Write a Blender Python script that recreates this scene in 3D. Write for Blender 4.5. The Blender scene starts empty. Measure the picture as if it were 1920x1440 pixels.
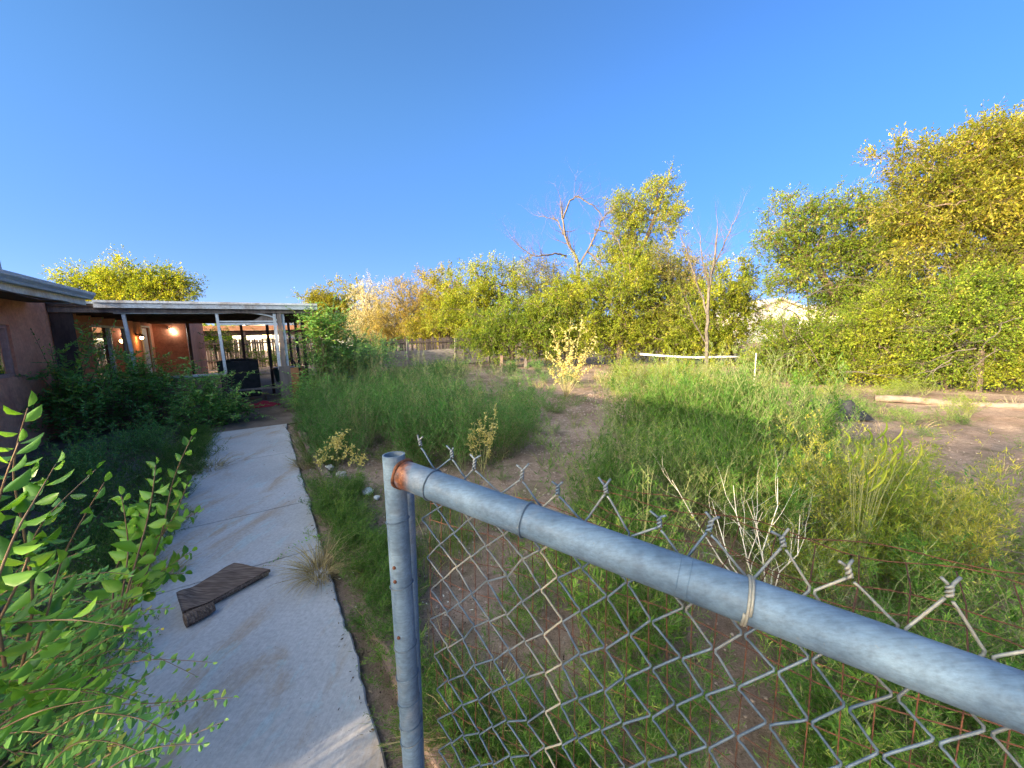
import bpy, math, random
import numpy as np
from mathutils import noise, Vector
rng = np.random.default_rng(7)
random.seed(7)
sc = bpy.context.scene
COL = sc.collection
# ------------------------------------------------------------------ camera model
H = 1.6; FPX = 720.0; ROLL = math.radians(1.26); PITCH = math.atan(100/720.0)
Fv = np.array([0, math.cos(PITCH), -math.sin(PITCH)])
U0 = np.array([0, math.sin(PITCH), math.cos(PITCH)]); R0 = np.array([1., 0, 0])
Rv = R0*math.cos(ROLL)-U0*math.sin(ROLL); Uv = U0*math.cos(ROLL)+R0*math.sin(ROLL)
CAM = np.array([0, 0, H])
def ray(u, v): return Fv+Rv*(u-960)/FPX-Uv*(v-720)/FPX
def gp(u, v, z=0.0):
    d = ray(u, v); return CAM+d*((z-H)/d[2])
def cp(u, v, d): return CAM+ray(u, v)*d
def py(u, v, y):
    d = ray(u, v); return CAM+d*(y/d[1])
TH = math.radians(32.9)
A = np.array([-math.sin(TH), math.cos(TH), 0.]); B = np.array([math.cos(TH), math.sin(TH), 0.]); Z = np.array([0, 0, 1.])
def W(a, b, z=0.0): return A*a+B*b+Z*z
def unit(v): 
    v = np.asarray(v, float); n = np.linalg.norm(v, axis=-1, keepdims=True); return v/np.maximum(n, 1e-9)
# ------------------------------------------------------------------ geometry blocks: (V, F, tint)
def frustums(P0, P1, r0, r1, sides=4, tint=None):
    P0 = np.atleast_2d(P0); P1 = np.atleast_2d(P1); n = len(P0)
    r0 = np.broadcast_to(r0, (n,)); r1 = np.broadcast_to(r1, (n,))
    d = unit(P1-P0); ref = np.where(np.abs(d[:, 2:3]) > .9, np.array([[1., 0, 0]]), np.array([[0, 0, 1.]]))
    s = unit(np.cross(d, ref)); t = np.cross(d, s)
    an = np.arange(sides)*2*math.pi/sides
    ring = s[:, None]*np.cos(an)[None, :, None]+t[:, None]*np.sin(an)[None, :, None]
    V = np.concatenate([P0[:, None]+ring*r0[:, None, None], P1[:, None]+ring*r1[:, None, None]], 1).reshape(-1, 3)
    i = np.arange(sides); j = (i+1) % sides
    f = np.stack([i, j, j+sides, i+sides], 1)
    F = (f[None]+(np.arange(n)*2*sides)[:, None, None]).reshape(-1, 4)
    tt = np.repeat(rng.random(n) if tint is None else np.broadcast_to(tint, (n,)), 2*sides)
    return (V, F, tt)
def tube(P, r, sides=8, caps=True, closed=False, tint=None):
    P = np.asarray(P, float); n = len(P); r = np.broadcast_to(r, (n,))
    if closed: T = unit(np.roll(P, -1, 0)-np.roll(P, 1, 0))
    else: T = unit(np.gradient(P, axis=0))
    ref = np.array([0, 0, 1.]) if abs(T[0][2]) < .9 else np.array([1., 0, 0])
    s = unit(np.cross(T[0], ref)); S = []
    for k in range(n):
        s = unit(s-T[k]*np.dot(s, T[k])); S.append(s)
    S = np.array(S); Q = np.cross(T, S)
    an = np.arange(sides)*2*math.pi/sides
    V = (P[:, None]+(S[:, None]*np.cos(an)[None, :, None]+Q[:, None]*np.sin(an)[None, :, None])*r[:, None, None]).reshape(-1, 3)
    F = []
    m = n if closed else n-1
    for k in range(m):
        k2 = (k+1) % n
        for i in range(sides):
            j = (i+1) % sides
            F.append((k*sides+i, k*sides+j, k2*sides+j, k2*sides+i))
    F = [np.array(F)]
    if caps and not closed:
        F.append(np.array([list(range(sides))[::-1]])); F.append(np.array([[(n-1)*sides+i for i in range(sides)]]))
    return (V, F, np.full(len(V), random.random() if tint is None else tint))
def box(o, ex, ey, ez, tint=None):
    o = np.asarray(o, float); V = np.array([o, o+ex, o+ex+ey, o+ey, o+ez, o+ex+ez, o+ex+ey+ez, o+ey+ez])
    F = np.array([(0, 3, 2, 1), (4, 5, 6, 7), (0, 1, 5, 4), (1, 2, 6, 5), (2, 3, 7, 6), (3, 0, 4, 7)])
    return (V, F, np.full(8, random.random() if tint is None else tint))
def bab(a0, a1, b0, b1, z0, z1, tint=None):
    return box(W(a0, b0, z0), A*(a1-a0), B*(b1-b0), Z*(z1-z0), tint)
def bbar(P0, P1, w, h, up=None, tint=None):
    P0 = np.array(P0, float); P1 = np.array(P1, float); d = P1-P0; up = Z if up is None else up
    s = unit(np.cross(d, up)); t = unit(np.cross(s, d))
    return box(P0-s*w/2-t*h/2, s*w, t*h, d, tint)
def grid(fn, nu, nv, tint=.5):
    U, V_ = np.meshgrid(np.linspace(0, 1, nu), np.linspace(0, 1, nv), indexing='ij')
    P = np.array([fn(a, b) for a, b in zip(U.ravel(), V_.ravel())])
    i, j = np.meshgrid(np.arange(nu-1), np.arange(nv-1), indexing='ij'); i = i.ravel(); j = j.ravel()
    F = np.stack([i*nv+j, (i+1)*nv+j, (i+1)*nv+j+1, i*nv+j+1], 1)
    return (P, F, np.full(len(P), tint))
def leaves(P, D, S, L, Wd, tint=None, fold=0.0, detail=False, pet=0.0):
    n = len(P)
    if n == 0: return (np.zeros((0, 3)), np.zeros((0, 4), int), np.zeros(0))
    D = unit(D); S = unit(S-D*np.sum(S*D, 1)[:, None]); N = np.cross(D, S)
    L = np.broadcast_to(L, (n,))[:, None]; Wd = np.broadcast_to(Wd, (n,))[:, None]
    tint = rng.random(n) if tint is None else np.broadcast_to(tint, (n,))
    if not detail:
        V = np.stack([P, P+D*L*.45+S*Wd/2, P+D*L, P+D*L*.45-S*Wd/2], 1)
        F = np.arange(n*4).reshape(n, 4)
        return (V.reshape(-1, 3), F, np.repeat(tint, 4))
    cols = [(0, 0, 0), (.22, .38, .3), (.5, .5, .42), (.78, .3, .2), (1, 0, -.25), (.78, -.3, .2), (.5, -.5, .42), (.22, -.38, .3), (.3, 0, 0), (.6, 0, -.03)]
    V = np.stack([P+D*L*(c[0]+pet)+S*Wd*c[1]+N*Wd*c[2]*fold for c in cols], 1)
    q = np.array([(0, 1, 8, 0), (8, 1, 2, 9), (9, 2, 3, 4), (0, 8, 7, 0), (8, 9, 6, 7), (9, 4, 5, 6)])
    tri = np.array([(0, 1, 8), (0, 8, 7)]); quad = q[[1, 2, 4, 5]]
    off = (np.arange(n)*10)[:, None, None]
    return (V.reshape(-1, 3), [(tri[None]+off).reshape(-1, 3), (quad[None]+off).reshape(-1, 4)], np.repeat(tint, 10))
def blades(P, D, L, w, bend=.5, tint=None):
    """grass blades of three segments, each a narrow strip that droops"""
    n = len(P); D = unit(D); L = np.broadcast_to(L, (n,))[:, None]; w = np.broadcast_to(w, (n,))[:, None]
    hor = unit(D*np.array([1, 1, 0])+rng.normal(0, .05, (n, 3))*np.array([1, 1, 0])+1e-6); S = unit(np.cross(D, Z)+rng.normal(0, .25, (n, 3)))
    pts = []; p = P.copy(); d = D.copy()
    pts.append(p)
    for k in range(3):
        p = p+d*L/3; pts.append(p); d = unit(d+hor*bend*.5+np.array([0, 0, -bend*.45]))
    V = np.stack([pts[0]-S*w/2, pts[0]+S*w/2, pts[1]-S*w*.45, pts[1]+S*w*.45, pts[2]-S*w*.3, pts[2]+S*w*.3, pts[3]], 1)
    off = (np.arange(n)*7)[:, None, None]
    q = np.array([(0, 1, 3, 2), (2, 3, 5, 4)]); t = np.array([(4, 5, 6)])
    tint = rng.random(n) if tint is None else np.broadcast_to(tint, (n,))
    return (V.reshape(-1, 3), [(q[None]+off).reshape(-1, 4), (t[None]+off).reshape(-1, 3)], np.repeat(tint, 7))
def xform(bl, R=None, s=1.0, t=(0, 0, 0)):
    V, F, T = bl
    V = V*s
    if R is not None: V = V@R.T
    return (V+np.asarray(t), F, T)
def rotz(a): c, s = math.cos(a), math.sin(a); return np.array([[c, -s, 0], [s, c, 0], [0, 0, 1.]])
# ------------------------------------------------------------------ objects
def build(name, blocks, mat, parent=None, smooth=False, loc=None):
    if parent is not None: o0 = np.array(parent['_loc'])
    else: o0 = np.array(loc if loc is not None else (0, 0, 0), float)
    Vs = []; groups = []; Ts = []; base = 0
    for V, F, T in blocks:
        if len(V) == 0: continue
        Vs.append(V); Ts.append(T)
        for f in (F if isinstance(F, list) else [F]):
            groups.append(np.asarray(f, int)+base)
        base += len(V)
    V = np.concatenate(Vs)-o0; T = np.concatenate(Ts)
    loops = np.concatenate([g.ravel() for g in groups]); lens = np.concatenate([np.full(len(g), g.shape[1]) for g in groups])
    starts = np.concatenate([[0], np.cumsum(lens)[:-1]])
    me = bpy.data.meshes.new(name)
    me.vertices.add(len(V)); me.vertices.foreach_set('co', V.astype(np.float32).ravel())
    me.loops.add(len(loops)); me.loops.foreach_set('vertex_index', loops.astype(np.int32))
    me.polygons.add(len(lens)); me.polygons.foreach_set('loop_start', starts.astype(np.int32)); me.polygons.foreach_set('loop_total', lens.astype(np.int32))
    me.polygons.foreach_set('use_smooth', np.full(len(lens), bool(smooth)))
    at = me.attributes.new('tint', 'FLOAT', 'POINT'); at.data.foreach_set('value', T.astype(np.float32))
    me.update(calc_edges=True)
    me.materials.append(mat)
    o = bpy.data.objects.new(name, me); COL.objects.link(o)
    if parent is not None: o.parent = parent
    else: o.location = o0
    o['_loc'] = list(map(float, o0))
    return o
def tag(o, label=None, cat=None, group=None, kind=None):
    if label: o['label'] = label
    if cat: o['category'] = cat
    if group: o['group'] = group
    if kind: o['kind'] = kind
    return o
def thing(name, loc, label, cat, group=None):
    o = bpy.data.objects.new(name, None); COL.objects.link(o); o.location = tuple(map(float, loc)); o['_loc'] = list(map(float, loc))
    o.empty_display_size = .1
    return tag(o, label, cat, group)
def bevel(o, w=.004):
    m = o.modifiers.new('bevel', 'BEVEL'); m.width = w; m.segments = 2; m.limit_method = 'ANGLE'; return o
# ------------------------------------------------------------------ materials
def newmat(name):
    m = bpy.data.materials.new(name); m.use_nodes = True; nt = m.node_tree; nt.nodes.clear()
    out = nt.nodes.new('ShaderNodeOutputMaterial'); return m, nt, out
def N(nt, t, **kw):
    n = nt.nodes.new(t)
    for k, v in kw.items():
        if k in n.inputs: n.inputs[k].default_value = v
        else: setattr(n, k, v)
    return n
def ramp(nt, src, stops):
    r = nt.nodes.new('ShaderNodeValToRGB'); e = r.color_ramp.elements
    while len(e) < len(stops): e.new(.5)
    for x, (p, c) in zip(e, stops): x.position = p; x.color = (*c, 1)
    nt.links.new(src, r.inputs['Fac']); return r.outputs['Color']
def mixc(nt, f, a, b, mode='MIX'):
    m = nt.nodes.new('ShaderNodeMix'); m.data_type = 'RGBA'; m.blend_type = mode
    for s, v in ((0, f), (6, a), (7, b)):
        if hasattr(v, 'is_linked') or isinstance(v, bpy.types.NodeSocket): nt.links.new(v, m.inputs[s])
        else: m.inputs[s].default_value = v if s == 0 else (*v, 1)
    return m.outputs[2]
def pos(nt, scale=(1, 1, 1), rot=(0, 0, 0)):
    g = nt.nodes.new('ShaderNodeNewGeometry'); mp = nt.nodes.new('ShaderNodeMapping')
    mp.inputs['Scale'].default_value = scale; mp.inputs['Rotation'].default_value = rot
    nt.links.new(g.outputs['Position'], mp.inputs['Vector']); return mp.outputs['Vector']
def ntex(nt, vec, scale, detail=4, rough=.55, dist=0):
    n = nt.nodes.new('ShaderNodeTexNoise'); n.inputs['Scale'].default_value = scale; n.inputs['Detail'].default_value = detail
    n.inputs['Roughness'].default_value = rough; n.inputs['Distortion'].default_value = dist
    nt.links.new(vec, n.inputs['Vector']); return n.outputs['Fac']
def bump(nt, h, strength=.3, dist=.01):
    b = nt.nodes.new('ShaderNodeBump'); b.inputs['Strength'].default_value = strength; b.inputs['Distance'].default_value = dist
    nt.links.new(h, b.inputs['Height']); return b.outputs['Normal']
def leafmat(name, stops, trans=.35, rough=.5, spec=.25, big=None):
    """colour varies from leaf to leaf (attribute) and slowly from clump to clump (noise)"""
    m, nt, out = newmat(name)
    at = N(nt, 'ShaderNodeAttribute', attribute_name='tint')
    c = ramp(nt, at.outputs['Fac'], stops)
    nz = ntex(nt, pos(nt), 1.1 if big is None else big, 3)
    c2 = mixc(nt, 1.0, c, ramp(nt, nz, [(.32, (.72, .78, .75)), (.68, (1.22, 1.15, 1.0))]), 'MULTIPLY')
    p = N(nt, 'ShaderNodeBsdfPrincipled', Roughness=rough); p.inputs['Specular IOR Level'].default_value = spec
    nt.links.new(c2, p.inputs['Base Color'])
    t = nt.nodes.new('ShaderNodeBsdfTranslucent'); nt.links.new(mixc(nt, 1.0, c2, (1.25, 1.15, .5), 'MULTIPLY'), t.inputs['Color'])
    mx = nt.nodes.new('ShaderNodeMixShader'); mx.inputs[0].default_value = trans
    nt.links.new(p.outputs[0], mx.inputs[1]); nt.links.new(t.outputs[0], mx.inputs[2]); nt.links.new(mx.outputs[0], out.inputs[0])
    return m
def surf(name, c1, c2, scale=8, rough=.8, metal=0, bmp=.3, bd=.004, stretch=(1, 1, 1), c3=None, spec=.4, big=1.5, tintamt=.0):
    m, nt, out = newmat(name)
    v = pos(nt, stretch); f = ntex(nt, v, scale, 6, .6); g = ntex(nt, v, scale*7, 4, .6)
    c = ramp(nt, f, [(.35, c1), (.65, c2)])
    if c3 is not None: c = mixc(nt, ramp(nt, ntex(nt, v, big, 5, .65, .4), [(.52, (0, 0, 0)), (.66, (1, 1, 1))]), c, c3)
    c = mixc(nt, .6, c, ramp(nt, g, [(.3, (.7, .7, .7)), (.7, (1.2, 1.2, 1.2))]), 'MULTIPLY')
    if tintamt:
        at = N(nt, 'ShaderNodeAttribute', attribute_name='tint')
        c = mixc(nt, tintamt, c, ramp(nt, at.outputs['Fac'], [(0, (.55, .55, .55)), (1, (1.35, 1.3, 1.25))]), 'MULTIPLY')
    p = N(nt, 'ShaderNodeBsdfPrincipled', Roughness=rough, Metallic=metal); p.inputs['Specular IOR Level'].default_value = spec
    nt.links.new(c, p.inputs['Base Color']); nt.links.new(bump(nt, mixc(nt, .5, f, g), bmp, bd), p.inputs['Normal'])
    nt.links.new(p.outputs[0], out.inputs[0]); return m
M = {}
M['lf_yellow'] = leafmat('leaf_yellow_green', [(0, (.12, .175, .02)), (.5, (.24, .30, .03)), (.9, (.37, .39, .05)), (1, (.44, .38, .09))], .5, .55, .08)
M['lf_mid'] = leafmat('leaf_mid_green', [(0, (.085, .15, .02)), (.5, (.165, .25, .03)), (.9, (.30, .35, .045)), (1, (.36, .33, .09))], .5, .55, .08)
M['lf_olive'] = leafmat('leaf_olive', [(0, (.12, .145, .035)), (.6, (.21, .22, .06)), (1, (.33, .29, .12))], .5, .55, .08)
M['lf_tan'] = leafmat('leaf_tan', [(0, (.22, .20, .06)), (.5, (.33, .27, .09)), (1, (.43, .34, .16))], .5, .55, .08)
M['lf_gold'] = leafmat('leaf_gold', [(0, (.15, .165, .02)), (.5, (.25, .25, .035)), (1, (.37, .32, .07))], .5, .55, .08)
M['lf_goldgreen'] = leafmat('leaf_gold_green', [(0, (.11, .145, .02)), (.5, (.215, .235, .033)), (.9, (.34, .31, .06)), (1, (.42, .33, .08))], .5, .55, .08)
M['lf_silver'] = leafmat('leaf_silver', [(0, (.36, .35, .20)), (.5, (.52, .47, .30)), (1, (.66, .58, .42))], .3)
M['lf_dark'] = leafmat('leaf_shrub_green', [(0, (.10, .25, .06)), (.6, (.18, .40, .10)), (.93, (.28, .50, .10)), (1, (.44, .42, .08))], .3, .42, .4)
M['lf_big'] = leafmat('leaf_shoot_green', [(0, (.07, .19, .03)), (.5, (.13, .32, .04)), (1, (.25, .48, .06))], .42, .38, .45, 2.5)
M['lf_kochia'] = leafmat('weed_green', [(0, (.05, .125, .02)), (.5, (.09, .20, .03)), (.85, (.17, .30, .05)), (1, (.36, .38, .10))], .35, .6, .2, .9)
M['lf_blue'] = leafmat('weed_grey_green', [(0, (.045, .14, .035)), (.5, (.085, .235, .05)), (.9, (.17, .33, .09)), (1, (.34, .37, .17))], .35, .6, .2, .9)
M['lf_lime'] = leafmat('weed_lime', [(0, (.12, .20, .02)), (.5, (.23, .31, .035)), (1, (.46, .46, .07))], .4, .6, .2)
M['lf_straw'] = leafmat('straw_heads', [(0, (.42, .37, .13)), (.5, (.60, .52, .21)), (1, (.74, .66, .34))], .4, .6, .2)
M['lf_pale'] = leafmat('pale_seed_heads', [(0, (.12, .20, .06)), (.5, (.24, .31, .12)), (1, (.45, .43, .22))], .4, .6, .15)
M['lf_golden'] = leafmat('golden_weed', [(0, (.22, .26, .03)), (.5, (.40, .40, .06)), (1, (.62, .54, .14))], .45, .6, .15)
M['grass'] = leafmat('grass_green', [(0, (.07, .16, .02)), (.5, (.14, .24, .03)), (.8, (.24, .30, .06)), (1, (.45, .38, .18))], .35, .6, .2)
M['dry'] = leafmat('dry_grass', [(0, (.20, .15, .08)), (.5, (.38, .30, .17)), (1, (.55, .46, .28))], .2, .7, .1)
M['bark'] = surf('bark', (.07, .05, .038), (.16, .12, .09), 14, .9, bmp=.6, stretch=(1, 1, .3))
M['deadwood'] = surf('dead_wood', (.06, .05, .042), (.125, .105, .088), 9, .9)
M['stem'] = surf('green_stem', (.14, .16, .06), (.24, .24, .10), 20, .6)
M['redstem'] = surf('brown_stem', (.16, .09, .05), (.26, .16, .09), 20, .6)
M['paledead'] = surf('bleached_stalk', (.55, .50, .42), (.75, .70, .62), 20, .8)
M['stucco'] = surf('stucco_terracotta', (.58, .24, .15), (.66, .30, .19), 3, .95, bmp=.9, bd=.008, c3=(.44, .18, .12), spec=.1)
M['stucco_pink'] = surf('plaster_pink', (.36, .20, .16), (.42, .25, .21), 4, .95, bmp=.5, c3=(.30, .19, .16), spec=.1)
M['stucco_tan'] = surf('plaster_tan', (.50, .36, .22), (.58, .42, .27), 4, .95)
M['trim'] = surf('trim_white_paint', (.50, .52, .56), (.64, .66, .69), 6, .55, bmp=.1, c3=(.38, .33, .30), big=3)
M['fascia'] = surf('fascia_cream', (.55, .50, .42), (.66, .61, .52), 5, .6, c3=(.42, .30, .22), big=2)
M['galvroof'] = surf('gutter_metal', (.30, .37, .44), (.40, .47, .54), 5, .5, metal=.2, bmp=.05, spec=.4)
M['roofing'] = surf('roof_felt', (.20, .10, .09), (.30, .16, .14), 5, .95, bmp=.6)
M['roof_orange'] = surf('orange_board', (.50, .22, .10), (.62, .30, .16), 6, .8)
M['darkwood'] = surf('dark_wood', (.05, .032, .028), (.10, .07, .06), 6, .8, stretch=(1, 1, .3))
M['greywood'] = surf('weathered_wood', (.13, .105, .10), (.26, .215, .20), 10, .92, bmp=.8, bd=.008, stretch=(1, 1, .15), tintamt=.8)
M['fencewood'] = surf('fence_wood', (.055, .042, .038), (.13, .10, .088), 10, .92, bmp=.8, bd=.008, stretch=(1, 1, .15), tintamt=.8)
M['plank'] = surf('weathered_plank', (.15, .13, .12), (.25, .22, .205), 6, .92, bmp=.6, stretch=(1, 1, 5), tintamt=.35)
M['timber'] = surf('rotten_timber', (.16, .10, .08), (.33, .22, .175), 5, .95, bmp=1., bd=.02, stretch=(1, 1, 6), c3=(.08, .06, .05), big=9)
M['white'] = surf('white_board', (.70, .68, .66), (.82, .80, .78), 6, .6, bmp=.1)
M['black'] = surf('black_sheet', (.012, .012, .014), (.03, .03, .034), 10, .6, bmp=.3)
M['red'] = surf('red_cloth', (.30, .02, .05), (.46, .04, .07), 12, .85)
M['bluegreen'] = surf('dark_green_plastic', (.02, .06, .06), (.04, .10, .10), 8, .4)
M['bluepot'] = surf('blue_glaze', (.10, .26, .42), (.20, .40, .55), 14, .35)
M['rustwire'] = surf('rusty_wire', (.05, .022, .016), (.15, .055, .03), 60, .85, metal=.2)
M['wire'] = surf('galvanised_wire', (.055, .085, .125), (.11, .15, .20), 40, .55, metal=.2, bmp=.2, bd=.001, c3=(.24, .23, .20), big=5)
M['wire_old'] = surf('pale_wire', (.24, .22, .17), (.38, .35, .28), 40, .6, metal=.2)
M['litter'] = leafmat('leaf_litter', [(0, (.05, .035, .03)), (.5, (.16, .11, .08)), (.9, (.34, .26, .19)), (1, (.7, .7, .7))], .05, .9, .1)
M['stone'] = surf('pale_stone', (.40, .36, .33), (.62, .58, .54), 20, .9)
M['strawstem'] = surf('straw_stem', (.28, .24, .10), (.42, .36, .17), 20, .8)
M['logwood'] = surf('log_wood', (.12, .09, .07), (.22, .165, .13), 9, .95, stretch=(1, 1, 1))
M['rug'] = None

def mat_glass():
    m, nt, out = newmat('window_glass')
    p = N(nt, 'ShaderNodeBsdfPrincipled', Roughness=.03); p.inputs['Base Color'].default_value = (.05, .05, .045, 1)
    g = N(nt, 'ShaderNodeBsdfGlossy', Roughness=.02); g.inputs['Color'].default_value = (.9, .9, .9, 1)
    lw = N(nt, 'ShaderNodeFresnel', IOR=1.9); mx = nt.nodes.new('ShaderNodeMixShader')
    ad = N(nt, 'ShaderNodeMath', operation='ADD'); ad.inputs[1].default_value = .25; nt.links.new(lw.outputs[0], ad.inputs[0])
    nt.links.new(ad.outputs[0], mx.inputs[0]); nt.links.new(p.outputs[0], mx.inputs[1]); nt.links.new(g.outputs[0], mx.inputs[2]); nt.links.new(mx.outputs[0], out.inputs[0]); return m
M['glass'] = mat_glass()
def mat_emit(name, c, s):
    m, nt, out = newmat(name); e = N(nt, 'ShaderNodeEmission', Strength=s); e.inputs['Color'].default_value = (*c, 1); nt.links.new(e.outputs[0], out.inputs[0]); return m
def mat_pipe():
    """galvanised pipe: blue grey zinc with chalky worn patches, dark scuffs and rust at the weld"""
    m, nt, out = newmat('galvanised_pipe')
    v = pos(nt); f = ntex(nt, v, 7, 6, .6, .3); g = ntex(nt, v, 60, 4, .65)
    c = ramp(nt, f, [(.3, (.075, .12, .18)), (.6, (.12, .18, .255))])
    c = mixc(nt, ramp(nt, ntex(nt, v, 4.2, 5, .6), [(.54, (0, 0, 0)), (.66, (.7, .7, .7))]), c, (.26, .25, .245))
    c = mixc(nt, .8, c, ramp(nt, g, [(.33, (.74, .74, .76)), (.6, (1.1, 1.1, 1.1))]), 'MULTIPLY')
    c = mixc(nt, ramp(nt, ntex(nt, v, 170, 2, .5), [(.70, (0, 0, 0)), (.76, (.45, .45, .45))]), c, (.14, .15, .16))
    c = mixc(nt, .7, c, ramp(nt, ntex(nt, pos(nt, (5, 90, 90), (0, math.radians(-7), -math.radians(-31))), 3, 4, .7), [(.34, (.70, .70, .72)), (.5, (1, 1, 1)), (.68, (1.25, 1.24, 1.22))]), 'MULTIPLY')
    at = N(nt, 'ShaderNodeAttribute', attribute_name='tint')
    rm = N(nt, 'ShaderNodeMath', operation='MULTIPLY'); nt.links.new(at.outputs['Fac'], rm.inputs[0]); nt.links.new(ramp(nt, ntex(nt, v, 26, 5, .7), [(.33, (0, 0, 0)), (.45, (1, 1, 1))]), rm.inputs[1])
    c = mixc(nt, rm.outputs[0], c, ramp(nt, g, [(.4, (.05, .015, .008)), (.55, (.19, .06, .025)), (.7, (.38, .17, .07))]))
    p = N(nt, 'ShaderNodeBsdfPrincipled', Metallic=.15); nt.links.new(c, p.inputs['Base Color'])
    nt.links.new(ramp(nt, f, [(.3, (.50, .50, .50)), (.7, (.68, .68, .68))]), p.inputs['Roughness'])
    nt.links.new(bump(nt, g, .12, .001), p.inputs['Normal']); nt.links.new(p.outputs[0], out.inputs[0]); return m
M['pipe'] = mat_pipe()
def mat_concrete():
    m, nt, out = newmat('walk_concrete')
    v = pos(nt); vs = pos(nt, (14, 1.2, 1), (0, 0, -TH))
    f = ntex(nt, v, 1.3, 5, .6); g = ntex(nt, v, 45, 5, .7); st = ntex(nt, vs, 9, 4, .6)
    c = ramp(nt, f, [(.3, (.40, .38, .385)), (.7, (.52, .495, .50))])
    c = mixc(nt, ramp(nt, ntex(nt, pos(nt, (1.8, .6, 1), (0, 0, TH)), 2.0, 5, .65, .5), [(.52, (0, 0, 0)), (.66, (.75, .75, .75))]), c, (.40, .30, .22))
    c = mixc(nt, ramp(nt, ntex(nt, pos(nt, (1, .5, 1), (0, 0, -TH)), 5.5, 5, .7, .4), [(.56, (0, 0, 0)), (.64, (.5, .5, .5))]), c, (.40, .50, .54))
    c = mixc(nt, .75, c, ramp(nt, g, [(.3, (.72, .72, .72)), (.65, (1.12, 1.12, 1.12))]), 'MULTIPLY')
    c = mixc(nt, .45, c, ramp(nt, st, [(.3, (.76, .76, .76)), (.7, (1.12, 1.12, 1.12))]), 'MULTIPLY')
    c = mixc(nt, ramp(nt, ntex(nt, v, 90, 2, .5), [(.70, (0, 0, 0)), (.74, (.8, .8, .8))]), c, (.10, .09, .08))
    p = N(nt, 'ShaderNodeBsdfPrincipled', Roughness=.9); p.inputs['Specular IOR Level'].default_value = .25
    nt.links.new(c, p.inputs['Base Color']); nt.links.new(bump(nt, mixc(nt, .3, g, st), .35, .003), p.inputs['Normal']); nt.links.new(p.outputs[0], out.inputs[0]); return m
M['concrete'] = mat_concrete()
def mat_dirt():
    m, nt, out = newmat('sandy_dirt')
    v = pos(nt); f = ntex(nt, v, .9, 6, .62); g = ntex(nt, v, 14, 6, .68); h = ntex(nt, v, 110, 4, .7)
    c = ramp(nt, f, [(.3, (.17, .115, .085)), (.5, (.28, .195, .15)), (.7, (.38, .28, .21))])
    c = mixc(nt, ramp(nt, ntex(nt, v, 2.2, 6, .7, .5), [(.52, (0, 0, 0)), (.64, (.8, .8, .8))]), c, (.15, .12, .07))
    c = mixc(nt, .8, c, ramp(nt, g, [(.32, (.62, .6, .58)), (.62, (1.15, 1.15, 1.15))]), 'MULTIPLY')
    c = mixc(nt, .8, c, ramp(nt, h, [(.34, (.6, .58, .55)), (.62, (1.2, 1.2, 1.2))]), 'MULTIPLY')
    p = N(nt, 'ShaderNodeBsdfPrincipled', Roughness=.95); p.inputs['Specular IOR Level'].default_value = .15
    nt.links.new(c, p.inputs['Base Color']); nt.links.new(bump(nt, mixc(nt, .4, g, h), .8, .02), p.inputs['Normal']); nt.links.new(p.outputs[0], out.inputs[0]); return m
M['dirt'] = mat_dirt()
_ra, _rb = gp(334, 1135), gp(440, 1066); RUGA = math.atan2(_rb[1]-_ra[1], _rb[0]-_ra[0])
def mat_rug():
    m, nt, out = newmat('woven_brown_mat')
    v = pos(nt, (1, 1, 1), (0, 0, -math.radians(118)))
    w = N(nt, 'ShaderNodeTexNoise', Scale=1.0, Detail=3.0); 
    mp = pos(nt, (9, 150, 60), (0, 0, -RUGA)); nt.links.new(mp, w.inputs['Vector'])
    c = ramp(nt, w.outputs['Fac'], [(.34, (.09, .06, .048)), (.52, (.16, .11, .088)), (.68, (.25, .18, .145))])
    p = N(nt, 'ShaderNodeBsdfPrincipled', Roughness=.95); p.inputs['Specular IOR Level'].default_value = .1
    nt.links.new(c, p.inputs['Base Color']); nt.links.new(bump(nt, w.outputs['Fac'], .8, .006), p.inputs['Normal']); nt.links.new(p.outputs[0], out.inputs[0]); return m
M['rug'] = mat_rug()
# ------------------------------------------------------------------ ground, walk
def gz(x, y):
    """height of the yard (metres)"""
    b = x*B[0]+y*B[1]; a = x*A[0]+y*A[1]
    n = noise.noise(Vector((x*.35, y*.35, 0)))*.10+noise.noise(Vector((x*1.4, y*1.4, 3)))*.035+noise.noise(Vector((x*6, y*6, 8)))*.012
    k = min(1., max(0., (abs(b+.27)-.53)/.9)); 
    far = max(0., min(1., (math.hypot(x, y)-60)/60))
    if b < -2.6 and b > -14: k *= .3
    return -.035+n*k*(1-far)
def ground():
    ax = np.concatenate([-np.geomspace(400, 14, 22), np.linspace(-13, 13, 261), np.geomspace(14, 400, 22)])
    ay = np.concatenate([-np.geomspace(300, 3, 16), np.linspace(-2, 22, 241), np.geomspace(23, 600, 26)])
    X, Y = np.meshgrid(ax, ay, indexing='ij'); Zs = np.array([gz(x, y) for x, y in zip(X.ravel(), Y.ravel())])
    V = np.stack([X.ravel(), Y.ravel(), Zs], 1); nx, ny = len(ax), len(ay)
    i, j = np.meshgrid(np.arange(nx-1), np.arange(ny-1), indexing='ij'); i = i.ravel(); j = j.ravel()
    F = np.stack([i*ny+j, (i+1)*ny+j, (i+1)*ny+j+1, i*ny+j+1], 1)
    tag(build('ground', [(V, F, np.full(len(V), .5))], M['dirt'], smooth=True), kind='structure')
ground()
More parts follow.
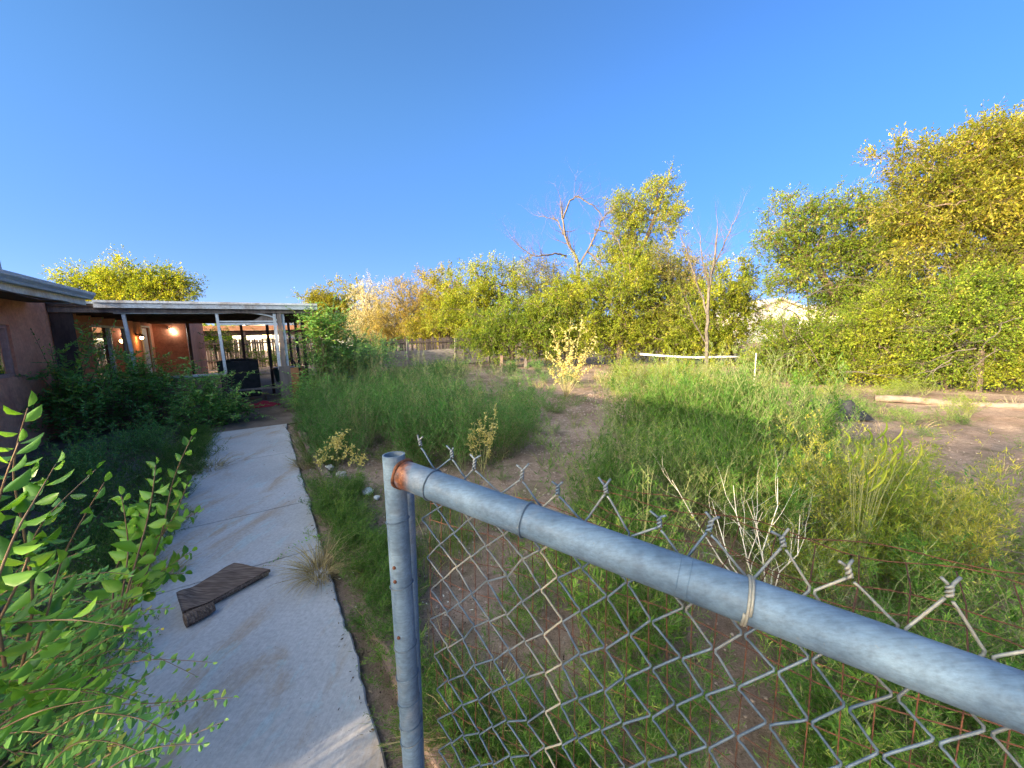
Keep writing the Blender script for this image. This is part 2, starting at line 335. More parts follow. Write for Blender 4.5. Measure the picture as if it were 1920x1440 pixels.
def walk():
    bl = []; edges = [-3.0, -.9, .98, 3.1, 4.08, 6.0, 8.05]
    for k in range(len(edges)-1):
        a0, a1 = edges[k]+.006, edges[k+1]-.006
        n = 34
        aa = np.linspace(a0, a1, n)
        def eb(a, s): return (.25 if s > 0 else -.82)+s*.022*noise.noise(Vector((a*2.3, s*5, 0)))+s*.012*noise.noise(Vector((a*11, s*5, 2)))
        V = []
        for a in aa:
            l, r = eb(a, -1), eb(a, 1); e = .008
            V += [W(a, l, -.09), W(a, l, -e), W(a, l+e, 0), W(a, r-e, 0), W(a, r, -e), W(a, r, -.09)]
        V = np.array(V); F = [(q*6+i, q*6+i+1, (q+1)*6+i+1, (q+1)*6+i) for q in range(n-1) for i in range(5)]
        F = np.array(F)[:, ::-1]; bl.append((V, [F, np.array([[0, 1, 2, 3, 4, 5], [(n-1)*6+i for i in (5, 4, 3, 2, 1, 0)]])], np.full(len(V), .5)))
    tag(build('path', bl, M['concrete']), kind='structure')
    tag(build('porch_floor', [bab(8.06, 17.4, -3.0, 1.1, -.09, -.004)], surf('porch_floor', (.12, .085, .07), (.20, .15, .125), 3, .9), smooth=False), kind='structure')
walk()
# ------------------------------------------------------------------ house
def wall_open(a0, a1, b, z0, z1, holes, th=.18):
    """wall in the A direction, outer face at b, thickness towards -B, with rectangular openings (a,a,z,z)"""
    bl = []; aa = sorted({a0, a1, *[h[0] for h in holes], *[h[1] for h in holes]})
    for s, e in zip(aa[:-1], aa[1:]):
        hs = sorted([h for h in holes if h[0] <= s+1e-6 and h[1] >= e-1e-6], key=lambda h: h[2])
        z = z0
        for h in hs: bl.append(bab(s, e, b-th, b, z, h[2], .5)); z = h[3]
        bl.append(bab(s, e, b-th, b, z, z1, .5))
    return bl
hs = thing('house', W(3, -3, 0), 'terracotta stucco house with low roof, grey gutter and lit porch beyond the shrubs', 'house')
# main wall holes
wins = [(7.2, 8.6, 1.1, 1.84), (2.6, 4.0, 1.1, 1.84)]
slid = (11.9, 14.5, .10, 1.93); dr = (15.95, 17.0, .02, 1.95)
build('wall', wall_open(1.4, 9.85, -3.0, -.1, 2.32, wins)+[bab(1.4, 1.6, -8.9, -3.18, -.1, 2.32), bab(9.66, 9.85, -8.9, -3.18, -.1, 2.32), bab(1.4, 9.85, -9.1, -8.9, -.1, 2.32)], M['stucco'], hs)
pw = build('porch_wall', wall_open(9.852, 17.5, -3.012, -.1, 2.3, [slid, dr])+[bab(17.5, 17.68, -3.192, -2.15, -.1, 2.3), bab(17.68, 22.5, -2.33, -2.15, -.1, 2.3), bab(22.3, 22.5, -8.9, -2.33, -.1, 2.3), bab(9.86, 22.3, -9.1, -8.92, -.1, 2.3)], M['stucco'], hs)
# roofs (slabs following the slope)
def slope(a0, a1, b0, z0, b1, z1, t=.07):
    P = [W(a0, b0, z0), W(a1, b0, z0), W(a1, b1, z1), W(a0, b1, z1)]
    V = np.array(P+[p-Z*t for p in P]); F = np.array([(0, 1, 2, 3), (7, 6, 5, 4), (0, 4, 5, 1), (1, 5, 6, 2), (2, 6, 7, 3), (3, 7, 4, 0)]); return (V, F, np.full(8, .5))
rf = build('roof', [slope(.9, 9.3, -2.42, 2.385, -6.2, 3.62, .04), slope(.9, 9.3, -6.203, 3.62, -9.7, 2.385, .04),
    slope(9.303, 22.9, -3.3, 2.34, -6.2, 3.05), slope(9.303, 22.9, -6.203, 3.05, -9.7, 2.34), bab(1.5, 9.1, -8.7, -3.4, 2.321, 2.34)], M['roofing'], hs)
gb = [(np.array([W(9.12, -3.5, 2.33), W(9.12, -8.9, 2.33), W(9.12, -6.2, 3.62), W(9.27, -3.5, 2.33), W(9.27, -8.9, 2.33), W(9.27, -6.2, 3.62)]), [np.array([(0, 1, 2), (5, 4, 3)]), np.array([(0, 3, 4, 1), (1, 4, 5, 2), (2, 5, 3, 0)])], np.full(6, .5))]
build('gable', gb, M['stucco'], rf)
build('rake_board', [slope(9.305, 9.36, -2.9, 2.56, -6.2, 3.72, .15)], M['roof_orange'], rf)
# eave: fascia and gutter (K profile swept along A)
build('fascia', [bab(.9, 9.25, -2.40, -2.36, 2.17, 2.33)], M['fascia'], rf)
build('soffit', [bab(.9, 9.25, -2.98, -2.402, 2.20, 2.215)], M['darkwood'], rf)
prof = [(0, 0), (.075, 0), (.085, .03), (.115, .075), (.12, .115), (.112, .12), (.105, .085), (.07, .012), (.01, .01), (.008, .12), (0, .12)]
V = []; na = 26
for a in np.linspace(.9, 9.3, na):
    for p, q in prof: V.append(W(a, -2.358+p, 2.262+q*.95+.006*math.sin(a*.7)))
npf = len(prof); F = [(k*npf+i, k*npf+(i+1) % npf, (k+1)*npf+(i+1) % npf, (k+1)*npf+i) for k in range(na-1) for i in range(npf)]
build('gutter', [(np.array(V), [np.array(F), np.array([[i for i in range(npf)][::-1], [(na-1)*npf+i for i in range(npf)]])], np.full(len(V), .5))], M['galvroof'], rf)
vb = W(8.9, -3.1, 2.56)
build('vent_pipe', [tube([vb-Z*.08, vb+Z*.03, vb+Z*.07, vb+Z*.24], [.09, .06, .034, .03], 12)], M['galvroof'], rf)
cab = [W(a, -2.35, 2.17-.035*math.sin((a-5)*1.9)**2) for a in np.linspace(4, 8.6, 40)]
build('cable', [tube(cab, .006, 5)], M['darkwood'], hs)
def window(par, a0, a1, b, z0, z1, mull=1, curtain=None):
    fr = [bab(a0, a1, b-.09, b-.03, z0, z0+.05), bab(a0, a1, b-.09, b-.03, z1-.05, z1), bab(a0, a0+.05, b-.091, b-.031, z0+.05, z1-.05), bab(a1-.05, a1, b-.091, b-.031, z0+.05, z1-.05)]
    for k in range(mull):
        m = a0+(a1-a0)*(k+1)/(mull+1); fr.append(bab(m-.03, m+.03, b-.085, b-.025, z0+.05, z1-.05))
    w = build('window', fr, M['stucco_pink'] if z0 > 1 else M['trim'], par); build('pane', [bab(a0+.05, a1-.05, b-.07, b-.062, z0+.05, z1-.05)], M['glass'], w)
    return w
for w in wins:
    window(hs, w[0], w[1], -3.0, w[2], w[3]); 
s = window(hs, *slid[:2], -3.012, slid[2], slid[3], 1); s.name = 'sliding_door'
cur = grid(lambda u, v: W(12.0+u*1.15, -3.16+.025*math.sin(u*70), .15+v*1.7), 90, 3); build('curtain', [cur], surf('curtain', (.30, .27, .20), (.38, .34, .25), 5, .9), s)
# entry door with white frame, standing ajar
d = build('door', [bab(15.995, 16.955, -3.10, -3.06, .03, 1.93)], M['white'], hs); build('handle', [tube([W(16.08, -3.055, .95), W(16.08, -3.0, .95), W(16.18, -3.0, .95)], .012, 8)], M['darkwood'], d)
build('door_frame', [bab(15.95, 15.99, -3.03, -2.985, .0, 1.95), bab(16.96, 17.0, -3.03, -2.985, 0, 1.95), bab(15.95, 17.0, -3.03, -2.984, 1.951, 2.0)], M['fascia'], hs)
# downspout
build('downspout', [tube([W(17.4, -2.0, 2.22), W(17.42, -2.04, 2.08), W(17.5, -2.1, 1.95), W(17.5, -2.1, .1)], .035, 8)], M['trim'], hs)
# --- porch: roof slab, sloping beams, frame tubes
PA = 9.95
pr_ = build('porch_roof', [bab(PA-.10, 17.5, -3.0, 1.12, 2.235, 2.275), bab(9.37, 17.5, -3.45, -3.003, 2.236, 2.276)], M['galvroof'], hs)
build('roof_edge', [bab(PA-.135, PA-.102, -2.42, 1.14, 2.165, 2.29), bab(PA-.16, PA-.137, -2.42, 1.142, 2.255, 2.298), bab(PA-.10, 17.5, 1.122, 1.15, 2.15, 2.29)], M['trim'], pr_)
build('ceiling_boards', [bab(PA-.09, 17.4, -2.99, 1.10, 2.19, 2.23)], M['darkwood'], pr_)
build('rafter', [bab(a, a+.045, -2.98, 1.10, 2.08, 2.188) for a in np.arange(PA+.3, 17.3, .8)], M['darkwood'], pr_)
build('beam', [bab(PA-.06, PA+.02, -3.0, 1.06, 2.085, 2.19)], M['greywood'], hs)
fm = M['trim']
def post(b, z0, z1, w=.05, a=PA, mat=fm, name='porch_post', lean=0.0):
    return build(name, [box(W(a-w/2, b-w/2+lean, z0), A*w, B*w, Z*(z1-z0)-B*lean)], mat, hs)
post(-2.98, .86, 1.35); post(-2.08, .86, 2.08, lean=.06); post(-.70, .86, 2.08, lean=.03); post(.30, .86, 2.08, .06)
post(.46, 0, 2.08, .05, PA+.02); 
build('porch_post', [bab(PA-.05, PA+.06, .345, .425, 0, 2.082)], M['greywood'], hs)
build('porch_post', [bab(PA-.05, PA+.05, -.76, -.66, 0, .855)], M['darkwood'], hs)
build('pillar_base', [bab(PA-.1, PA+.06, .50, .66, 0, .88)], M['stucco_tan'] if 0 else surf('orange_post', (.30, .12, .05), (.40, .18, .09), 6, .9), hs)
build('porch_post', [bab(PA-.08, PA+.0, .28, .50, 0, .93)], M['greywood'], hs)
build('door_transom', [bab(PA-.025, PA+.025, -.67, .27, 1.84, 1.885), bab(PA-.02, PA+.02, -.67, .27, 1.90, 1.93)], fm, hs)
arc = [W(PA-.03, -.35+.68*math.sin(t), 1.93+.17*math.cos(t)) for t in np.linspace(0, math.pi/2, 14)]
build('arched_brace', [tube([W(PA-.03, -2.2, 2.075)]+[W(PA-.03, -.6, 2.085)]+arc, .016, 8)], fm, hs)
build('arch_panel', [(np.array([W(PA+.01, -.15, 1.93)]+[W(PA+.01, .05+.22*math.sin(t)-.15+.0, 1.93+.13*math.sin(t)) for t in np.linspace(0, 1.57, 5)]+[W(PA+.01, .27, 2.08), W(PA+.01, .27, 1.93)]), np.array([[0, 1, 2, 3, 4, 5, 6, 7]]), np.full(8, .5))], M['greywood'], hs)
build('corner_screen', [bab(PA-.03, PA-.01, -3.0, -2.72, .86, 2.08)], M['darkwood'], hs)
build('half_wall', [bab(PA-.06, PA+.06, -3.0, -.763, -.1, .82)], M['stucco_pink'], hs)
build('sill_rail', [bab(PA-.09, PA+.07, -3.0, -.66, .822, .858)], fm, hs)
# far side of the porch: dark posts, low rail
for b in (-2.05, -.55, .95): build('porch_post', [bab(17.2, 17.28, b-.04, b+.04, 0, 2.08)], M['darkwood'], hs)
build('porch_post', [bab(12.6, 12.68, .15, .22, 0, 2.08)], M['darkwood'], hs)
for a in (12.5, 15): build('porch_post', [bab(a, a+.08, 1.0, 1.08, 0, 2.08)], M['darkwood'], hs)
build('porch_beam', [bab(17.19, 17.29, -3.0, 1.1, 2.081, 2.188)], M['darkwood'], hs)
# lamps
def lamp(loc, label, col, power, warm, par):
    t = thing('porch_lamp', loc, label, 'wall lamp', 'lit porch lamps'); l = np.array(loc)
    build('lamp_bracket', [tube([l, l+B*.10, l+B*.12-Z*.03], .02, 8), bab(0, 0, 0, 0, 0, 0)] if 0 else [tube([l-B*.005, l+B*.02], .05, 12), tube([l+B*.02, l+B*.10+Z*.02, l+B*.12], .014, 8)], M['darkwood'], t)
    c = l+B*.12-Z*.09
    if warm: build('lamp_shade', [tube([c+Z*.10, c+Z*.03], [.03, .08], 14)], M['darkwood'], t, True)
    k = [c+Z*.045*math.cos(q) for q in np.linspace(.05, 3.09, 9)]; r = [.045*math.sin(q) for q in np.linspace(.05, 3.09, 9)]
    build('bulb', [tube(k, r, 12)], mat_emit('bulb_glow', col, 14), t, True)
    lg = bpy.data.lights.new('lamp_light', 'POINT'); lg.energy = power; lg.color = col; lg.shadow_soft_size = .06
    o = bpy.data.objects.new('lamp_light', lg); COL.objects.link(o); o.parent = t; o.location = tuple(c-Z*.08+B*.05-l)
lamp(W(15.3, -3.01, 1.72), 'warm orange lamp on the terracotta wall left of the white door', (1.0, .55, .18), 1.3, True, hs)
lamp(W(17.46, -2.62, 1.95), 'bright white bulb up by the ceiling right of the white door', (1.0, .88, .7), 1.2, False, hs)
# --- things on the porch
t = thing('cabinet', W(11.6, -.45, 0), 'black upright cabinet standing just inside the porch doorway', 'cabinet')
bevel(build('body', [bab(11.4, 11.95, -.92, -.10, .12, 1.0)], M['black'], t), .03); build('leg', [bab(11.42, 11.47, -.93, -.88, 0, .12)], M['darkwood'], t); build('leg', [bab(11.42, 11.47, -.05, .0, 0, .12)], M['darkwood'], t)
build('top_panel', [tube([W(11.42+.5*0, -.92+.82*u, 1.0+.05*math.sin(u*3.14)) for u in np.linspace(0, 1, 9)], .03, 8)], M['black'], t)
def heap(o, ra, rb, h, seed, n=26):
    def f(u, v):
        r = v; an = u*2*math.pi; k = 1+.3*noise.noise(Vector((math.cos(an)*1.5+seed, math.sin(an)*1.5, seed)))
        a, b = ra*r*k*math.cos(an), rb*r*k*math.sin(an)
        z = h*(1-r**2.2)*(.7+.7*noise.noise(Vector((a*5+seed, b*5, seed*2))))+.03*noise.noise(Vector((a*16, b*16, seed)))*(1-r)
        return W(o[0]+a, o[1]+b, o[2]+max(z, -.0)+.004)
    return grid(f, n*2, n)
tag(build('blanket', [heap((10.55, -.15, 0), .30, .42, .10, 3)], M['red'], loc=W(10.55, -.15, 0), smooth=True), 'crumpled red blanket lying on the floor in the porch doorway', 'blanket')
t = thing('planter', W(12.2, .55, 0), 'dark green plastic tub with a curved handle at the right of the porch', 'planter')
build('tub', [tube([W(12.2, .55, .35), W(12.2, .55, .38), W(12.2, .55, .72), W(12.2, .55, .74)], [.28, .3, .36, .37], 20), bab(12.0, 12.4, .35, .75, 0, .35)], M['bluegreen'], t, True)
build('handle', [tube([W(12.2, .62+.13*math.cos(q), .74+.22*math.sin(q)) for q in np.linspace(0, math.pi, 12)], .02, 8)], M['black'], t)
build('cloth', [tube([W(12.05, .9, .75), W(12.05, .88, .6), W(12.08, .9, .45)], [.04, .1, .05], 10)], M['red'], t, True)
build_rail = tag(build('wooden_bar', [bab(PA+.25, PA+.29, -.62, .28, .42, .46)], M['greywood'], loc=W(PA+.27, -.2, .44)), 'weathered wooden bar nailed low across the porch doorway', 'bar')
build('bracket', [bab(PA+.24, PA+.30, -.66, -.622, 0, .5)], M['greywood'], build_rail); build('bracket', [bab(PA+.24, PA+.30, .282, .33, 0, .5)], M['greywood'], build_rail)
# ------------------------------------------------------------------ structures behind
def carport():
    t = thing('carport', W(27, 0, 0), 'open carport with orange fascia seen through the porch', 'carport')
    build('fascia', [bab(27, 27.06, -4.2, 3.1, 1.95, 2.22)], M['roof_orange'], t)
    build('roof', [bab(27.061, 31.5, -4.2, 3.1, 2.1, 2.22)], M['roofing'], t)
    for b in (-4.1, -.8, 2.9): build('post', [bab(27.1, 27.22, b, b+.12, 0, 2.1)], M['darkwood'], t)
    build('valance', [bab(27.3, 27.34, -4.2, 3.1, 1.66, 1.95)], M['darkwood'], t)
carport()
def pickets(name, a0, b0, a1, b1, h, label, step=.11, lean=.02, posts=3, z0=0):
    P0, P1 = W(a0, b0), W(a1, b1); L = np.linalg.norm(P1-P0); d = (P1-P0)/L; nrm = np.cross(d, Z)
    t = thing(name, P0, label, 'fence'); bl = []
    n = int(L/step)
    for k in range(n):
        if random.random() < .04: continue
        hh = h+random.uniform(-.05, .05); p = P0+d*k*step+nrm*random.uniform(-.006, .006)
        tilt = d*random.uniform(-lean, lean)+nrm*random.uniform(-lean, lean)*.5
        w = step*random.uniform(.8, .93)
        V = np.array([p, p+d*w, p+d*w+Z*(hh-.04)+tilt, p+d*w*.7+Z*hh+tilt, p+d*w*.3+Z*hh+tilt, p+Z*(hh-.04)+tilt]); V = np.concatenate([V, V+nrm*.018])
        F = [np.array([[0, 1, 2, 3, 4, 5], [11, 10, 9, 8, 7, 6]]), np.array([[i, i+6, (i+1) % 6+6, (i+1) % 6] for i in range(6)])]
        bl.append((V+Z*z0, F, np.full(12, random.random())))
    build('picket_panel', bl, M['fencewood'], t)
    build('rail', [bbar(P0+nrm*.04+Z*(z0+h*.88), P1+nrm*.04+Z*(z0+h*.88), .04, .08), bbar(P0-nrm*.03+Z*(z0+h*.86), P1-nrm*.03+Z*(z0+h*.90), .03, .07), bbar(P0+nrm*.04+Z*(z0+h*.3), P1+nrm*.04+Z*(z0+h*.3), .04, .08)], M['fencewood'], t)
    for k in range(posts):
        p = P0+d*L*k/(posts-1)-nrm*.07; build('post', [bbar(p-Z*.05, p+Z*(z0+h+random.uniform(-.02, .12)), .1, .1, up=nrm)], M['fencewood'], t)
    return t
pickets('picket_fence', 24.2, -5, 23.4, 3.4, 1.45, 'grey wooden picket fence seen through the porch', posts=5)
pickets('picket_fence', 18.3, 4.7, 17.2, 9.3, 1.32, 'weathered brown picket fence below the tan bushes at the back of the yard', posts=3)
t = thing('plank_wall', W(17.6, 4.8, 0), 'low wall of wide weathered planks in front of the picket fence', 'wall')
for k in range(3):
    a0, a1 = 17.9-.35*k*1.0, 17.55-.35*k; b0, b1 = 4.6+k*1.62, 4.6+(k+1)*1.62-.01
    for q in range(3): build('plank', [bbar(W(a0, b0, .16+.245*q), W(a1, b1, .18+.245*q+.02*k), .05, .235)], M['plank'], t)
for b, hh in ((5.55, 1.25), (7.75, 1.35), (9.4, .9)):
    a = 17.75-(b-4.6)*.2; build('post', [box(W(a-.17, b, -.05), A*.09, B*.1, Z*hh+B*.03)], M['greywood'], t)
for (u, v, h, lab) in ((940, 690, .55, 'short orange brown stump post right of the plank wall'), (985, 688, .72, 'grey upright post beside the orange stump post')):
    p = gp(u, v); tag(bevel(build('fence_post', [box(p-np.array([.06, .06, .1]), R0*.13, np.array([0, .12, 0]), Z*(h+.1)+R0*.02)], M['timber'] if u == 940 else M['greywood'], loc=p), .01), lab, 'post', 'posts at the back of the yard')
# long white pipe lying on the far weeds
p0, p1 = py(1200, 664, 13.6), py(1392, 669, 13.2)
t = thing('white_pipe', p0, 'long bent white pipe lying level across the weeds below the bare tree', 'pipe')
mid = [p0, p0*.72+p1*.28-Z*.05, p0*.45+p1*.55-Z*.07, p0*.2+p1*.8-Z*.02, p1]
build('pipe', [tube(mid, .034, 10)], M['white'], t, True)
for k in (1, 3): build('support', [tube([mid[k]*np.array([1, 1, 0]), mid[k]-Z*.05], .04, 6)], M['deadwood'], t)
p = gp(1412, 742); tag(build('stake', [tube([p-Z*.1, p+Z*.98+R0*.01], [.016, .013], 6)], M['paledead'], loc=p), 'thin pale upright stake in dry grass at the foot of the bushes', 'stake')
# far houses
def farhouse(u0, u1, y, wall_h, ridge, label, mat, roofmat):
    c0, c1 = py(u0, 600, y), py(u1, 600, y); w = c1[0]-c0[0]; x0 = c0[0]; dep = 8
    t = thing('house', (x0+w/2, y, 0), label, 'house')
    V = np.array([(x0, y, 0), (x0+w, y, 0), (x0+w, y, wall_h), (x0+w/2, y, ridge), (x0, y, wall_h)]); V = np.concatenate([V, V+np.array([0, dep, 0])])
    build('wall', [(V, [np.array([[0, 1, 2, 3, 4], [9, 8, 7, 6, 5]]), np.array([[1, 0, 5, 6], [1, 6, 7, 2], [0, 4, 9, 5]])], np.full(10, .5))], mat, t)
    e = .4
    def sl(xa, za, xb, zb):
        P = np.array([(xa, y-e, za), (xa, y+dep+e, za), (xb, y+dep+e, zb), (xb, y-e, zb)]); V2 = np.concatenate([P, P+Z*.14]); return (V2, np.array([(0, 1, 2, 3), (7, 6, 5, 4), (0, 4, 5, 1), (1, 5, 6, 2), (2, 6, 7, 3), (3, 7, 4, 0)]), np.full(8, .5))
    build('roof', [sl(x0-e, wall_h-.1, x0+w/2-.002, ridge+.03), sl(x0+w+e, wall_h-.1, x0+w/2+.002, ridge+.03)], roofmat, t)
    wn = build('window', [box((x0+w*.6, y-.06, 1.0), R0*1.2, np.array([0, .05, 0]), Z*1.1)], M['trim'], t); build('pane', [box((x0+w*.6+.08, y-.075, 1.08), R0*1.04, np.array([0, .01, 0]), Z*.94)], M['glass'], wn)
M['farroof'] = surf('far_roof', (.42, .36, .34), (.52, .45, .42), 2, .9)
farhouse(1385, 1530, 36, 2.5, 3.9, 'pale cream house with low gabled roof far off behind the leaning tree', M['fascia'], M['fascia'])
farhouse(1585, 1730, 34, 2.5, 3.5, 'white far house with mauve grey roof behind the right hand bushes', M['white'], M['farroof'])
farhouse(1700, 1880, 28, 1.5, 1.9, 'low grey blue shed behind the large tree at the right', surf('shed_blue', (.08, .11, .14), (.12, .16, .20), 3, .8), M['darkwood'])
farhouse(432, 525, 42, 2.0, 3.1, 'white arched roof shed behind the picket fence seen through the porch', M['fascia'], M['trim'])
farhouse(560, 660, 46, 1.6, 2.3, 'long pale low building glimpsed behind the shrub right of the porch', M['white'], M['trim'])
# ------------------------------------------------------------------ trees
def leafcloud(P, D, L, Wd, detail=False, fold=.4, tint=None, jitter=.7):
    n = len(P); D = unit(D+rng.normal(0, jitter, (n, 3))-np.array([0, 0, .25])); S = np.cross(D, Z)+rng.normal(0, .45, (n, 3))
    return leaves(P, D, S, L*rng.uniform(.4, 1.5, n), Wd*rng.uniform(.45, 1.4, n), tint, fold, detail)
def crown(trunk, r0, ells, nclump, per, leafL, leafW, twigL=.5, tip=.006, droop=0.0, inner=.35, wind=None, twigs=9):
    per = int(per*1.75); leafL *= .72; leafW *= .70
    trunk = np.asarray(trunk, float)
    T = []
    for a, b in zip(trunk[:-1], trunk[1:]):
        m = max(2, int(np.linalg.norm(b-a)/.35)); T += [a+(b-a)*k/m for k in range(m)]
    T.append(trunk[-1]); T = np.array(T); nt_ = len(T)
    vol = np.array([e[3]*e[4]*e[5] for e in ells]); vol = vol/vol.sum(); C = []
    for k in range(nclump):
        e = ells[rng.choice(len(ells), p=vol)]; d = unit(rng.normal(0, 1, 3)); r = inner+(1.05-inner)*rng.random()**.55
        q = 1+.75*noise.noise(Vector((d[0]*2+e[0], d[1]*2+e[1], d[2]*2)))
        C.append(np.array(e[:3])+d*r*q*np.array(e[3:6]))
    C = np.array(C); C[:, 2] = np.maximum(C[:, 2], .12)
    dist = np.min(np.linalg.norm(C[:, None]-T[None], axis=2), 1); C = C[np.argsort(dist)]
    nodes = list(T); par = [max(0, i-1) for i in range(nt_)]; depth = [0.]*nt_
    NA = np.zeros((nt_+3*nclump, 3)); NA[:nt_] = T; cnt_n = nt_; tips = []
    pl = np.zeros(nt_+3*nclump); parr = np.zeros(nt_+3*nclump, int); parr[:nt_] = par
    for c in C:
        dd = np.linalg.norm(NA[:cnt_n]-c, axis=1)+pl[:cnt_n]*.25+np.maximum(0, NA[:cnt_n, 2]-c[2])*.8
        i = int(np.argmin(dd)); p = NA[i]; L = np.linalg.norm(c-p); prev = i
        for f in (.35, .7, 1.0):
            q = p+(c-p)*f+(rng.normal(0, .05*L, 3)+Z*(.10*L*math.sin(f*3.14)) if f < 1 else 0)
            NA[cnt_n] = q; parr[cnt_n] = prev; pl[cnt_n] = pl[prev]+L*.33; prev = cnt_n; cnt_n += 1
        tips.append(cnt_n-1)
    w = np.zeros(cnt_n); w[tips] = 1
    for i in range(cnt_n-1, 0, -1):
        w[parr[i]] += w[i] if parr[i] != i else 0
    rad = tip*np.sqrt(np.maximum(w, .6)); rad = rad*min(1.6, max(.35, r0/rad[1]))if r0 else rad
    rad = np.maximum(rad, tip*.6)
    idx = np.arange(1, cnt_n); wood = [frustums(NA[parr[idx]], NA[idx], np.minimum(rad[parr[idx]], rad[idx]*1.5), rad[idx], 5)]
    TP = NA[tips]; out = unit(TP-NA[parr[np.array(tips)]]); cen = np.mean(TP, 0)
    k = twigs; base = np.repeat(TP, k, 0); td = unit(np.repeat(out, k, 0)*.6+rng.normal(0, .75, (len(base), 3))+Z*(.15-droop)+(np.asarray(wind) if wind is not None else 0))
    tl = twigL*rng.uniform(.5, 1.2, len(base)); mid = base+td*tl[:, None]*.5; end = base+td*tl[:, None]-Z*(droop*.3*tl[:, None])
    wood.append(frustums(np.concatenate([base, mid]), np.concatenate([mid, end]), np.repeat([tip*.6, tip*.4], len(base)), np.repeat([tip*.4, tip*.2], len(base)), 3))
    lp = max(1, per//k); f = rng.uniform(.15, 1.05, (len(base), lp))
    LP = base[:, None]*(1-f[..., None])+end[:, None]*f[..., None]+rng.normal(0, leafL*.35, (len(base), lp, 3)); LP = LP.reshape(-1, 3)
    ct = np.repeat(rng.normal(0, .16, len(TP)), k*lp)
    lv = leafcloud(LP, np.repeat(td, lp, 0), leafL, leafW, tint=np.clip(rng.random(len(LP))*.75+.12+ct, 0, 1))
    return wood, [lv]
def ptree(name, label, cat, Y, trunkpx, r0, ellpx, nclump, per, leafL, leafW, mat, twigL=.5, woodmat='bark', depth=.8, group=None, **kw):
    tr = [py(u, v, Y+(dy if len(t_) > 2 else 0)) for t_ in trunkpx for (u, v, dy) in [(t_[0], t_[1], t_[2] if len(t_) > 2 else 0)]]
    tr[0] = np.array([tr[0][0], tr[0][1], gz(tr[0][0], tr[0][1])-.1]); k = Y/727.
    ells = []
    for e in ellpx:
        dy = e[4] if len(e) > 4 else 0; c = py(e[0], e[1], Y+dy); kk = (Y+dy)/727.
        ells.append((c[0], c[1], c[2], e[2]*kk, min(e[2], e[3]*1.3)*kk*depth, e[3]*kk))
    wood, lv = crown(tr, r0, ells, nclump, per, leafL, leafW, twigL, **kw)
    t = thing(name, tr[0], label, cat, group); build('trunk', wood, M[woodmat], t); build('crown', lv, M[mat], t); return t
def recur(P, d, L, r, depth, out, spread=.6, up=.15, wig=.18, nseg=5, kids=(2, 4), shrink=.66):
    pts = [P]; p = P.copy(); d = unit(d)
    for k in range(nseg):
        d = unit(d+rng.normal(0, wig, 3)+Z*up*.3); p = p+d*L/nseg; pts.append(p)
        rr = r*(1-.75*k/nseg)
        out.append((pts[-2], pts[-1], rr, r*(1-.75*(k+1)/nseg)))
        if depth > 0 and k >= 1:
            for q in range(rng.integers(0, 2) if k < nseg-1 else rng.integers(*kids)):
                nd = unit(d+rng.normal(0, spread, 3)+Z*up)
                recur(p, nd, L*shrink*rng.uniform(.7, 1.15), rr*.55, depth-1, out, spread, up, wig, nseg, kids, shrink)
def fr(out, sides=4): 
    return frustums(np.array([o[0] for o in out]), np.array([o[1] for o in out]), np.array([o[2] for o in out]), np.array([o[3] for o in out]), sides)
G1 = 'trees and bushes behind the yard'
ptree('tree', 'yellow green tree with ragged top behind the house roof', 'tree', 26, [(250, 640), (250, 590), (255, 560)], .25, [(175, 532, 48, 26), (235, 528, 48, 26), (300, 535, 52, 27), (340, 548, 28, 20), (250, 560, 100, 22)], 330, 70, .19, .11, 'lf_yellow', .9, inner=.2)
ptree('tree', 'rounded golden tree just right of the porch roof end', 'tree', 34, [(618, 660), (618, 600)], .25, [(615, 575, 50, 40), (600, 610, 45, 35), (655, 600, 45, 45)], 260, 90, .2, .12, 'lf_gold', .9, inner=.2)
ptree('bush', 'silvery plumed bush between the golden tree and the tan thicket', 'bush', 28, [(695, 660), (696, 600)], .1, [(698, 590, 30, 55), (680, 622, 30, 25)], 170, 90, .16, .05, 'lf_silver', .9, 'deadwood', inner=.1, tip=.008)
ptree('bush', 'tan and yellow thicket above the left end of the picket fence', 'bush', 25, [(760, 660), (760, 600)], .12, [(745, 590, 50, 48), (790, 570, 52, 52), (720, 620, 45, 30), (800, 620, 60, 30)], 330, 90, .14, .06, 'lf_tan', .7, 'deadwood', inner=.1, tip=.008)
ptree('bush', 'golden green bush behind the picket fence, between thicket and dark bush', 'bush', 23.5, [(840, 660), (840, 600)], .12, [(830, 590, 45, 60), (850, 560, 35, 45), (800, 620, 40, 30)], 220, 90, .14, .08, 'lf_gold', .6, inner=.1)
ptree('bush', 'tall green bush with dark hollow base at the right end of the picket fence', 'bush', 20.5, [(905, 690), (905, 620), (915, 560)], .2, [(890, 560, 55, 55), (945, 540, 50, 50), (915, 600, 80, 45), (860, 590, 40, 40)], 360, 90, .12, .07, 'lf_yellow', .6, inner=.3)
ptree('bush', 'feathery olive bush rising just left of the dead tree', 'bush', 24, [(1010, 690), (1010, 600), (1005, 540)], .15, [(1010, 520, 45, 42), (975, 530, 25, 30), (1030, 560, 55, 45)], 190, 80, .13, .05, 'lf_olive', .8, inner=.2)
ptree('bush', 'low dark green bush in front, behind the two short posts', 'bush', 17.2, [(960, 690), (960, 650)], .12, [(945, 620, 60, 38), (1010, 615, 60, 45), (930, 650, 60, 25), (890, 640, 35, 22)], 300, 90, .1, .06, 'lf_mid', .5, inner=.2)
